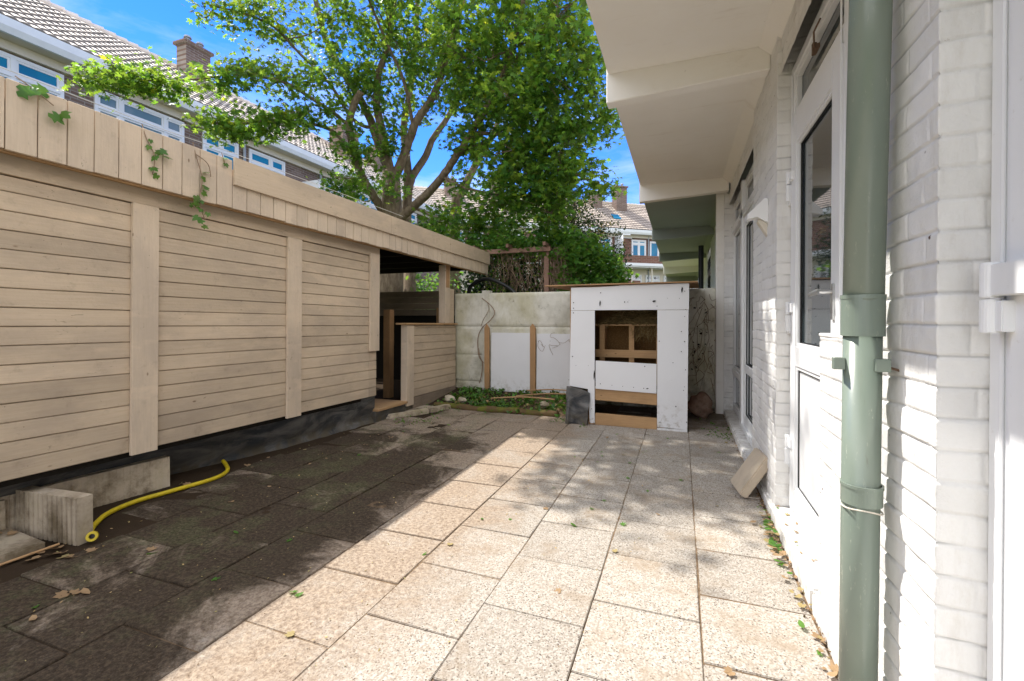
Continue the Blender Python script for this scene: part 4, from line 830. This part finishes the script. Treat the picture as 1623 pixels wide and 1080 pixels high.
# ivy sprigs on the shed fascia
def sprig(anchor, pts, leaves, label, sz, grp='ivy sprigs hanging on the shed fascia'):
    b = tag(empty('ivy_sprig', anchor), label, 'ivy', grp); A = Vector(anchor); mm = MB()
    for q in pts: mm.tube([Vector(p)-A for p in smooth_path(q, 4)], .0028, 5)
    mm.build('stem', M['stem'], b); C_ = np.array([np.array(p)-np.array(anchor) for p in leaves])
    leafcloud('leaves', IVY, C_, sz, M['ivyleaf'], b, normal=(.9, -.25, .45), jit=.35, tonev=(.9, 1.5))
XFA = -2.975
sprig((XFA, 1.26, 2.26), [[(XFA-.02, 1.24, 2.29), (XFA, 1.28, 2.26), (XFA+.01, 1.37, 2.20)]], [(XFA+.01, 1.25, 2.22), (XFA+.02, 1.29, 2.24), (XFA+.02, 1.37, 2.15), (XFA+.015, 1.40, 2.17), (XFA, 1.34, 2.26)], 'bright ivy leaves at the top edge of the fascia near its left end', (.045, .065))
sprig((XFA, 1.80, 2.25), [[(XFA-.02, 1.79, 2.28), (XFA, 1.80, 2.2), (XFA+.01, 1.84, 2.10), (XFA+.005, 1.83, 1.99)]], [(XFA+.01, 1.82, 2.19), (XFA+.015, 1.86, 2.13), (XFA+.015, 1.84, 2.10), (XFA+.02, 1.90, 2.12), (XFA+.01, 1.83, 2.03), (XFA+.01, 1.85, 1.99), (XFA+.01, 1.88, 2.15), (XFA+.01, 1.81, 2.15)], 'dark ivy sprig hanging on the middle of the tall fascia boards', (.022, .045))
L3 = [(XFA+.015, 2.11+RNG.normal(0, .035), z) for z in (2.10, 2.05, 2.0, 1.96, 1.92, 1.88, 1.86, 1.83, 1.79, 1.77, 1.90, 1.85, 1.74)]
sprig((XFA, 2.10, 2.25), [[(XFA-.02, 2.09, 2.28), (XFA, 2.10, 2.18), (XFA+.01, 2.13, 2.05), (XFA+.01, 2.11, 1.9), (XFA+.02, 2.14, 1.78)], [(XFA, 2.10, 2.2), (XFA+.01, 2.17, 2.16), (XFA+.01, 2.19, 2.08)]], L3, 'long ivy sprig hanging below the fascia onto the siding', (.025, .045))
sprig((XFA, 2.30, 2.25), [[(XFA-.02, 2.29, 2.28), (XFA, 2.30, 2.2)]], [(XFA+.01, 2.29, 2.24), (XFA+.01, 2.30, 2.20)], 'tiny ivy tip beside the end of the fascia cap board', (.02, .03))
# dead stems on the concrete fence
m = MB(); m.tube(smooth_path([(-2.69, 6.03, 1.42), (-2.60, 6.02, 1.36), (-2.52, 6.02, 1.28), (-2.49, 6.02, 1.20), (-2.56, 6.02, 1.10), (-2.68, 6.02, 1.0), (-2.75, 6.02, .85), (-2.74, 6.02, .6), (-2.68, 6.02, .5), (-2.68, 6.0, .35), (-2.72, 6.0, .2)]), .006, 6)
m.tube(smooth_path([(-2.60, 6.02, 1.36), (-2.58, 6.02, 1.25), (-2.66, 6.02, 1.12), (-2.70, 6.02, 1.02)]), .004, 5); m.tube(smooth_path([(-2.74, 6.02, .7), (-2.70, 6.01, .55), (-2.64, 6.0, .49)]), .004, 5)
tag(m.build('dead_vine', M['stem']), 'thick bare vine stem curling up the fence beside the left stake', 'vine')
m = MB()
for k in range(4):
    x = RNG.uniform(-1.8, -1.5); z = RNG.uniform(.75, 1.0); p = [Vector((x, 6.0, z))]
    for j in range(5): p.append(p[-1]+Vector((RNG.normal(0, .05), 0, RNG.normal(-.03, .05))))
    m.tube(smooth_path(p, 3), .0022, 4)
tag(m.build('dead_vine', M['stem']), 'thin dried tendrils crossing the white board next to the coop', 'vine')
C_ = np.stack([RNG.uniform(-1.85, -1.35, 22), RNG.uniform(5.98, 6.0, 22), RNG.uniform(.6, .95, 22)], 1)
dv = tag(empty('dead_vine', (.1, 6.0, 0)), 'tangle of dry twigs on the fence right of the coop', 'vine'); m = MB()
for k in range(26):
    p = [Vector((RNG.uniform(-.0, .25), RNG.uniform(.0, .04), RNG.uniform(.5, 1.5)))]
    for j in range(7): p.append(p[-1]+Vector((RNG.normal(0, .035), RNG.normal(0, .008), RNG.normal(-.05, .06))))
    m.tube(smooth_path(p, 3), RNG.uniform(.0015, .003), 4)
m.build('stems', M['stem'], dv); C2 = np.stack([RNG.uniform(-.0, .2, 26), RNG.uniform(-.02, .0, 26), RNG.uniform(.5, 1.3, 26)], 1); leafcloud('dry_leaves', IVY, C2, (.012, .03), M['black'], dv, up=1.5)

# ---------------------------------------------------------------- bed at the fence foot
m = MB(); pts = [Vector((-2.95+k*.27, 5.13+.02*math.sin(k*1.7), .02+.008*math.sin(k*2.3))) for k in range(7)]; m.tube(smooth_path(pts), [.042+.006*math.sin(i) for i in range(31)], 10)
g = NG('mossy_log', .95, .1); c = g.mix(g.ramp(g.noise(7, 5), .4, .65), (.13, .085, .045), (.14, .15, .03)); g.bump(g.noise(30, 6), .6, .01); M['log'] = g.col(c)
tag(m.build('edging_log', M['log'], smooth=True), 'mossy round log edging the ivy bed below the fence', 'log')
cs = np.stack([RNG.uniform(-2.95, -1.16, 230), RNG.uniform(5.14, 6.0, 230), np.zeros(230)], 1); cs[:, 2] = .02+(cs[:, 1]-5.12)*.12
tag(leafcloud('ivy_ground_cover', IVY, sprays(cs, (4, 9), .055, .35)+np.array([0, 0, .015]), (.018, .042), M['ivyleaf'], tonev=(.6, 1.8)), kind='stuff')
cs = np.stack([RNG.uniform(-3.0, -1.15, 90), RNG.uniform(5.0, 5.9, 90), np.full(90, .09)], 1)
tag(leafcloud('leaf_litter', MAPLE, cs, (.015, .035), M['palelitter'], tonev=(.4, 1)), kind='stuff')
for k, (a, b, lab) in enumerate([((-2.0, 5.55, .13), (-1.2, 5.75, .16), 'long pale stick lying on the ivy bed'), ((-2.3, 5.45, .10), (-1.45, 5.42, .14), 'shorter pale stick lying across the front of the ivy bed'), ((-1.95, 5.85, .16), (-1.17, 5.9, .17), 'thin pale stick at the foot of the right white board')]):
    m = MB(); m.tube(smooth_path([a, (Vector(a)+Vector(b))/2+Vector((0, .02, .02)), b]), .009, 6); tag(m.build('stick', M['palelitter' if k < 0 else 'rawwood']), lab, 'stick')
def stone(loc, r, sq, label, mat='slab'):
    bm = bmesh.new(); bmesh.ops.create_icosphere(bm, subdivisions=3, radius=1); ph_ = RNG.uniform(0, 6, 3)
    for v in bm.verts:
        p = v.co; f_ = 1+.14*math.sin(3*p.x+ph_[0])+.12*math.sin(4*p.y+ph_[1])+.06*math.sin(7*p.z+ph_[2]); v.co = Vector((p.x*sq[0], p.y*sq[1], p.z*sq[2]))*f_*r
    me = bpy.data.meshes.new('stone'); bm.to_mesh(me); bm.free(); addtone(me); o = link('stone', me, M[mat]); o.location = loc; tag(o, label, 'stone', 'stones on the ivy bed')
stone((-2.62, 5.25, .09), .05, (1, .8, .7), 'pinkish rounded stone near the left end of the ivy bed'); stone((-1.55, 5.33, .09), .05, (1.2, .8, .6), 'grey stone on the ivy bed closest to the coop')
stone((-2.85, 5.35, .07), .08, (1, .6, .6), 'pale angular stone at the shed end of the ivy bed')
def kerbst(x0, y0, x1, y1, label, t=1):
    d = Vector((x1-x0, y1-y0, 0)); m = MB(); m.box(0, d.length, -.045, .045, -.05, .05, t); o = m.build('kerb_stone', M['kerb'], bevel=.012, seg=2); o.location = (x0, y0, 0); o.rotation_euler = (0, 0, math.atan2(d.y, d.x)); tag(o, label, 'kerb stone', 'kerb stones by the shed doorway')
kerbst(-3.08, 4.33, -2.86, 4.80, 'worn kerb stone in front of the dark shed doorway'); kerbst(-2.85, 4.83, -2.74, 5.18, 'worn kerb stone between doorway and ivy bed')
m = MB(); m.box(-3.13, -2.93, 4.32, 5.1, -.03, .022, .85); tag(m.build('paver', M['kerb'], bevel=.006), 'narrow paver strip at the foot of the shed doorway', 'paver')

# ---------------------------------------------------------------- fallen leaves as individuals
def leaf_mesh(name, tmpl, mat, curl):
    V, F = tmpl; V = V.copy(); V[:, 2] = curl*(V[:, 0]**2*.5+V[:, 1]**2*.35)+.12*np.sin(V[:, 0]*4)*V[:, 1]; V[:, 2] -= V[:, 2].min()
    me = bpy.data.meshes.new(name); me.from_pydata([tuple(v) for v in V], [], [tuple(int(i) for i in f) for f in F]); c = RNG.uniform(.8, 1.2)
    a = me.color_attributes.new('tone', 'FLOAT_COLOR', 'CORNER'); a.data.foreach_set('color', np.tile([c, c, c, 1], len(F)*3)); me.materials.append(M[mat]); return me
lm_dry = [leaf_mesh('fallen_leaf', DRY, 'dryleaf', 1.0), leaf_mesh('fallen_leaf', OVAL, 'dryleaf', .8), leaf_mesh('fallen_leaf', DRY, 'palelitter', .8), leaf_mesh('fallen_leaf', DRY, 'dryleaf', .5)]
lm_grn = [leaf_mesh('fallen_leaf', MAPLE, 'vineleaf', .3), leaf_mesh('fallen_leaf', OVAL, 'vineleaf', .5)]
def drop(x, y, s, green, z, label, grp):
    o = bpy.data.objects.new('fallen_leaf', random.choice(lm_grn if green else lm_dry)); COL.objects.link(o)
    o.location = (x, y, z); o.scale = (s, s, s*random.uniform(.5, 1)); o.rotation_euler = (random.uniform(-.25, .25), random.uniform(-.25, .25), random.uniform(0, 6.3)); tag(o, label, 'leaf', grp)
G1 = ('dry brown leaf lying beside the concrete edging slabs', 'dry leaves round the edging slabs')
for x, y in [(-3.20, 2.12), (-3.13, 2.14), (-2.88, 1.26), (-2.81, 1.28), (-2.73, 1.28), (-3.3, 1.24), (-3.27, 1.28), (-3.22, 1.25), (-3.15, 1.27), (-2.70, 1.29), (-2.78, 1.30), (-2.84, 1.22), (-2.9, 1.18), (-3.28, 1.2), (-3.2, 1.2), (-2.86, 1.32), (-2.68, 1.36)]: drop(x, y, random.uniform(.028, .046), False, .05 if x < -2.97 and y < 1.3 else .006, *G1)
G2 = ('small dry leaf on the dark dirty paving', 'dry leaves on the shaded paving')
for x, y in [(-2.36, 1.11), (-2.33, 1.13), (-2.30, 1.15), (-2.28, .98), (-2.59, 2.03), (-3.12, 2.58), (-2.42, 1.47)]: drop(x, y, random.uniform(.024, .036), False, .004, *G2)
for k in range(26): drop(RNG.uniform(-3.15, -2.5), RNG.uniform(2.3, 4.9), random.uniform(.010, .022), False, .004, *G2)
G3 = ('green leaf lying on the dark shaded paving', 'green leaves on the shaded paving')
for x, y in [(-2.38, 1.45), (-2.36, 1.02), (-1.89, 1.4), (-2.2, 1.75), (-1.86, 1.78), (-2.7, 2.5), (-2.5, 3.1), (-2.6, 3.9), (-2.3, 4.3)]: drop(x, y, random.uniform(.018, .03), True, .004, *G3)
G4 = ('green leaf fallen on the sunny pale paving', 'green leaves on the sunny paving')
for x, y in [(-1.5, 1.45), (-1.46, 1.44), (-1.05, 2.35), (-.9, 2.4), (-.55, 2.45), (-.5, 2.7), (-.45, 2.85), (-.3, 2.55), (-.8, 2.95), (-.35, 3.3), (-.62, 3.6), (.0, 3.4), (-.2, 3.1), (-1.15, 1.9)]: drop(x, y, random.uniform(.016, .03), True, .004, *G4)
G5 = ('brown leaf fallen on the sunny pale paving', 'brown leaves on the sunny paving')
for x, y in [(-1.08, 2.03), (-.47, 1.83), (-.3, 2.25), (-.12, 2.75), (-.75, 2.6), (.15, 1.6), (.2, 3.0), (-1.3, 1.25)]: drop(x, y, random.uniform(.014, .026), False, .004, *G5)
G6 = ('small leaf in the litter against the white step by the house', 'leaves along the white step')
for k in range(64):
    y = RNG.choice([RNG.uniform(1.5, 3.0), RNG.uniform(2.45, 3.1)]); drop(.475-abs(RNG.normal(0, .025)), y, random.uniform(.012, .026), RNG.random() < .3, .006+RNG.uniform(0, .012), *G6)
for k in range(22): drop(.462-abs(RNG.normal(0, .03)), RNG.uniform(2.35, 2.85), random.uniform(.022, .036), RNG.random() < .4, .006+RNG.uniform(0, .02), *G6)
G7 = ('small leaf lying on top of the white step', 'leaves on top of the step')
for k in range(14): drop(RNG.uniform(.50, .56), RNG.uniform(2.1, 2.95), random.uniform(.010, .018), RNG.random() < .3, .079, *G7)
G8 = ('leaf scattered on the paving in front of the coop', 'leaves in front of the coop')
for k in range(30): drop(RNG.uniform(-.9, .42), RNG.uniform(3.4, 5.3), random.uniform(.012, .026), RNG.random() < .6, .004, *G8)
cs = np.concatenate([np.stack([RNG.uniform(-3.0, -2.55, 26), RNG.uniform(4.2, 5.15, 26), np.full(26, .02)], 1), np.stack([RNG.uniform(.2, .46, 12), RNG.uniform(4.6, 5.6, 12), np.full(12, .02)], 1), np.stack([RNG.uniform(-1.3, -.95, 10), RNG.uniform(4.7, 5.0, 10), np.full(10, .02)], 1)])
tag(leafcloud('low_weeds', OVAL, sprays(cs, (8, 16), .03, .3), (.006, .016), M['vineleaf'], up=1.2, tonev=(.5, 1.1)), kind='stuff')
# crumbs and moss bits
n = 9000; xx = RNG.uniform(-3.2, .47, n); yy = RNG.uniform(.5, 5.1, n)**1.0; keep = RNG.random(n) < np.where(xx < -1.0, .9, .33); xx, yy = xx[keep], yy[keep]
cc = np.stack([xx, yy, np.full(len(xx), .0045)], 1); tag(leafcloud('soil_crumbs', OVAL, cc, (.0018, .0048), M['soil'], up=.5, tonev=(.6, 1.4)), kind='stuff')
n = 500; cc = np.stack([RNG.uniform(-3.15, -.2, n), RNG.uniform(.8, 5.0, n), np.full(n, .005)], 1); tag(leafcloud('seed_litter', OVAL, cc, (.003, .008), M['palelitter'], up=.5, tonev=(.5, 1.4)), kind='stuff')
n = 520; cc = np.stack([.478-np.abs(RNG.normal(0, .016, n)), RNG.uniform(.8, 5.9, n), RNG.uniform(.004, .012, n)], 1); tag(leafcloud('step_litter', OVAL, cc, (.004, .011), M['dryleaf'], up=1, tonev=(.3, 1.1)), kind='stuff')

# ---------------------------------------------------------------- cables
m = MB(); m.tube([(-2.97, -.5, 2.30), (-2.965, 1.2, 2.295), (-2.963, 1.9, 2.280), (-2.98, 2.35, 2.30), (-3.0, 4.5, 2.30)], .0022, 6); tag(m.build('cable', M['cablew']), 'thin pale cable running along the top edge of the shed fascia', 'cable')

# ---------------------------------------------------------------- terraces of houses
def window(parent, x0, x1, z0, z1, cols, trans, pane, y=0):
    """white frame (mesh) with panes as its children; local x along facade, outward is -y"""
    m = MB(); w = .09; d0, d1 = y-.05, y+.06
    m.box(x0, x0+w, d0, d1, z0, z1); m.box(x1-w, x1, d0, d1, z0, z1); m.box(x0+w, x1-w, d0, d1, z1-w, z1); m.box(x0-.03, x1+.03, d0-.05, d1, z0-.06, z0+w*.6)
    zt = z1-trans; 
    if trans: m.box(x0+w, x1-w, d0-.01, d1, zt-.06, zt+.06)
    xs = [x0+w]+[x0+w+(x1-x0-2*w)*c for c in cols]+[x1-w]
    for x in xs[1:-1]: m.box(x-.05, x+.05, d0, d1, z0+w*.6, z1-w)
    f = m.build('window', M['frame'], parent); p = MB()
    for a, b in zip(xs[:-1], xs[1:]):
        ia = a+(.05 if a > x0+w+.01 else 0)+.05; ib = b-(.05 if b < x1-w-.01 else 0)-.05
        if trans: p.box(ia, ib, y-.01, y+.0, zt+.10, z1-w-.04); p.box(ia, ib, y-.01, y+.0, z0+w*.6+.05, zt-.10)
        else: p.box(ia, ib, y-.01, y+.0, z0+w*.6+.05, z1-w-.05)
        s = MB()
    m2 = MB()
    for a, b in zip(xs[:-1], xs[1:]):
        ia = a+(.05 if a > x0+w+.01 else 0); ib = b-(.05 if b < x1-w-.01 else 0)
        for (q0, q1) in ([(zt+.06, z1-w), (z0+w*.6, zt-.06)] if trans else [(z0+w*.6, z1-w)]):
            m2.box(ia, ia+.055, y-.03, y+.02, q0, q1); m2.box(ib-.055, ib, y-.03, y+.02, q0, q1); m2.box(ia+.055, ib-.055, y-.03, y+.02, q0, q0+.055); m2.box(ia+.055, ib-.055, y-.03, y+.02, q1-.055, q1)
    m2.build('sash', M['frame'], f); p.build('pane', M[pane], f); return f
def roof_sheet(name, x0, x1, y0, z0, run, rise, parent, tw=.26, th=.33, res=7, rmat='rooftile'):
    sl = math.hypot(run, rise); nr = int(sl/th); xs = np.arange(x0, x1, tw/res); rows = []
    ux, uz = run/sl, rise/sl; nx, nz = -uz, ux
    S_, Hh, Tn = [], [], []
    for r in range(nr): S_ += [r*th, r*th+.001, r*th+.006, (r+1)*th-.012]; Hh += [.0, .058, .058, .015]; Tn += [.22, .3, 1, 1]  # Tn darkens each riser: course shadow painted into the tile tone
    U, V = np.meshgrid(xs, np.array(S_), indexing='ij'); Hv = np.broadcast_to(np.array(Hh)[None], U.shape)
    wv = .035*np.abs(np.sin(np.pi*U/tw))**.7; rowi = np.floor((V+.002)/th); jit = (vnoise(np.floor(U/tw)*3.3, rowi*5.1, 3)-.5)*.012
    hgt = Hv+wv+jit; P = np.stack([U, y0+V*ux+nx*hgt, z0+V*uz+nz*hgt], -1)
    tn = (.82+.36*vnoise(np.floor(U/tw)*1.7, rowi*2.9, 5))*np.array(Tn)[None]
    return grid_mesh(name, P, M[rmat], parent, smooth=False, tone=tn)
def chimney(parent, x, y, z, w, d, h, mat, pots=2):
    m = MB(); m.box(x-w/2, x+w/2, y-d/2, y+d/2, z-1.2, z+h); m.box(x-w/2-.09, x+w/2+.09, y-d/2-.09, y+d/2+.09, z+h, z+h+.12); o = m.build('chimney', M[mat], parent)
    for k in range(pots):
        p = MB(); xx = x-w/4+k*w/2 if pots > 1 else x; p.tube([(xx, y, z+h+.12), (xx, y, z+h+.38)], [.11, .09], 8); p.tube([(xx, y, z+h+.36), (xx, y, z+h+.44)], [.15, .12], 8); p.build('chimney_pot', M['zinc'], o)
    q = MB(); q.box(x-w/2-.02, x+w/2+.02, y-d/2-.04, y-d/2-.002, z-1.0, z-.35); q.build('flashing', M['gutter'], o); return o
def terrace(label, org, rz, x0, x1, ez, brick, run, tan_, wins, chims, ground=True, dz=.0):
    t = tag(empty('terrace_house', org, (0, 0, rz)), label, 'house')
    m = MB(); m.box(x0, x1, 0, 8, -.1, ez+.1); m.build('wall', M[brick], t)
    g_ = MB(); g_.box(x0, x1, -.50, -.02, ez-.02, ez+.02); g_.build('soffit', M['soffit'], t)
    g_ = MB(); g_.prism([(x0, -.58, ez-.03), (x0, -.50, ez-.03), (x0, -.50, ez+.33), (x0, -.64, ez+.33), (x0, -.64, ez+.12)], (x1-x0, 0, 0)); g_.box(x0, x1, -.50, -.34, ez+.022, ez+.30); g_.build('gutter', M['gutter'], t)
    g_ = MB(); g_.box(x0, x1, -.13, -.003, ez-.25, ez-.025); g_.build('frieze', M['soffit'], t)
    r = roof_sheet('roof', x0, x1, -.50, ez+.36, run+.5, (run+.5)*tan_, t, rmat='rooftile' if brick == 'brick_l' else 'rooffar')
    k = MB(); zt = ez+.36+(run+.5)*tan_; xx = x0
    k.prism([(x0, run-.12, zt-.06), (x0, run+.3, zt-.4), (x1, run+.3, zt-.4), (x1, run-.12, zt-.06)], (0, .02, .0))
    while xx < x1: k.tube([(xx, run, zt+.02), (xx+.36, run, zt+.05)], [.13, .15], 7); xx += .36
    k.build('ridge', M['rooftile'], t)
    b = MB(); b.prism([(x0, run, zt), (x0, 8, ez), (x0, -.4, ez+.2)], (x1-x0, 0, 0)); b.build('roof_back', M['roofing'], t)
    for w in wins: window(t, *w)
    for c in chims: chimney(t, *c)
    return t, zt
def pair(x0, x1, ez, pane='skyblueglass', cols=(.5,)): return (x0, x1, ez-2.6, ez-.46, cols, .55, pane)
E1 = 8.12
wl = [(3.2, 7.6, E1-2.4, E1-.30, (.28, .78), .50, 'skyblueglass'), (8.3, 10.85, E1-2.4, E1-.30, (.24, .78), .50, 'greyglass'), (11.5, 12.9, E1-2.4, E1-.30, (.5,), .50, 'skyblueglass'), (13.36, 15.1, E1-2.4, E1-.30, (.6,), .50, 'skyblueglass'),
      (17.4, 18.9, E1-2.4, E1-.30, (.5,), .50, 'skyblueglass'), (19.6, 22.0, E1-2.4, E1-.30, (.5,), .50, 'skyblueglass'), (23.0, 25.5, E1-2.4, E1-.30, (.3, .7), .50, 'skyblueglass'), (-2, 2.2, E1-2.4, E1-.3, (.3, .7), .5, 'skyblueglass')]
tl, zt = terrace('brown brick terrace with long pale tiled roof behind the taupe shed', (-16, 0, 0), R(90), -14, 29.5, E1, 'brick_l', 3.0, .75, wl, [(13.05, 2.6, 10.85, 1.0, .55, 1.15, 'brick_l'), (20.6, 1.5, 9.9, 1.3, .9, 1.5, 'brick_l'), (24.5, 2.4, 10.7, .9, .8, 1.0, 'brick_l')])
for x in (13.1, 17.1): m = MB(); m.tube([(x, -.10, 0), (x, -.10, E1-.05)], .055, 10); m.build('downpipe', M['zinc'], tl)
m = MB(); m.box(15.7, 15.95, -1.3, -.02, E1-2.6, E1-1.0); m.box(15.7, 17.0, -1.33, -1.25, E1-1.06, E1-.98); m.build('balcony_screen', M['frame'], tl)
m = MB(); m.box(5.6, 6.3, .30, .7, 9.26, 9.30, 1, Matrix.Rotation(R(37), 3, 'X')); m.build('roof_hatch', M['zinc'], tl)
E2 = 8.0
wf = [(.6, 1.9, 5.9, 7.55, (.5,), .5, 'skyblueglass'), (2.5, 4.0, 5.9, 7.6, (.5,), .5, 'skyblueglass'), (4.25, 5.4, 5.9, 7.55, (.5,), .5, 'greyglass'), (7.2, 8.6, 5.9, 7.6, (.5,), .5, 'skyblueglass'), (10, 12, 5.9, 7.6, (.5,), .5, 'skyblueglass'),
      (14.2, 16.1, 6.12, 7.68, (.42,), .45, 'skyblueglass'), (17.9, 19.25, 6.12, 7.62, (.5,), .34, 'skyblueglass'), (19.62, 20.5, 6.12, 7.55, (), .0, 'skyblueglass'), (22, 23.4, 6.12, 7.6, (.5,), .34, 'skyblueglass'),
      (26, 28, 6.12, 7.6, (.5,), .34, 'skyblueglass')]
tf, zt2 = terrace('red brick terrace closing the view beyond the coop', (-18.2, 28.1, 0), R(36.87), -.2, 44, E2, 'brick_f', 3.2, .80, wf, [(15.9, 2.5, 10.9, .95, .7, .85, 'brick_l'), (18.1, 2.3, 10.7, 1.0, .8, 1.75, 'brick_l'), (3.3, 2.6, 10.9, .8, .8, 1.0, 'brick_l'), (7.0, 2.4, 10.8, .9, .8, 1.5, 'brick_l'), (26, 2.4, 10.8, 1, .8, 1.4, 'brick_l')])
m = MB(); m.box(0, 44, -1.35, -.02, 5.20, 5.42); m.box(0, 44, -1.45, -1.352, 5.30, 5.52); m.build('balcony_slab', M['frame'], tf)
m = MB(); m.box(0, 44, -1.30, -1.15, 5.53, 6.15); m.build('balcony_parapet', M['brick_f'], tf)
m = MB(); m.box(16.35, 16.40, -1.3, -.02, 6.16, 7.75); m.box(16.35, 17.0, -1.34, -1.301, 7.70, 7.80); m.box(16.40, 17.9, -.12, -.02, 7.70, 7.80); m.build('balcony_screen', M['frame'], tf)
m = MB(); m.box(0, 44, -.03, -.002, 3.0, 5.19); m.build('render_band', M['soffit'], tf)
for k in range(15):
    x = 12.3+k*1.72; window(tf, x, x+1.35, 3.3, 4.72, (.5,) if k % 3 else (.35,), .42, 'glass', -.06)
for k in range(12):
    m = MB(); m.box(13.5+k*1.83, 13.58+k*1.83, -1.25, -1.17, 0, 5.19); m.build('balcony_post', M['soffit'], tf)
m = MB(); m.box(16.9, 18.0, -1.2, -.1, 2.5, 4.15); m.build('bay', M['brick_f'], tf)
for x in (19.45, 6.0, 32): m = MB(); m.tube([(x, -.09, 0), (x, -.09, E2-.05)], .055, 10); m.build('downpipe', M['zinc'], tf)
m = MB(); c = Vector((17.0, .95, 9.66)); m.box(16.7, 17.35, .6, 1.35, 9.60, 9.68, 1, Matrix.Rotation(math.atan(.8), 3, 'X'), c); m.build('skylight', M['skyblueglass'], tf)
# black post of the neighbour's yard
m = MB(); m.tube([(.33, 9.0, 0), (.33, 9.0, 2.45)], .045, 12); tag(m.build('post', M['black']), 'dark post under the far balconies right of the coop', 'post')
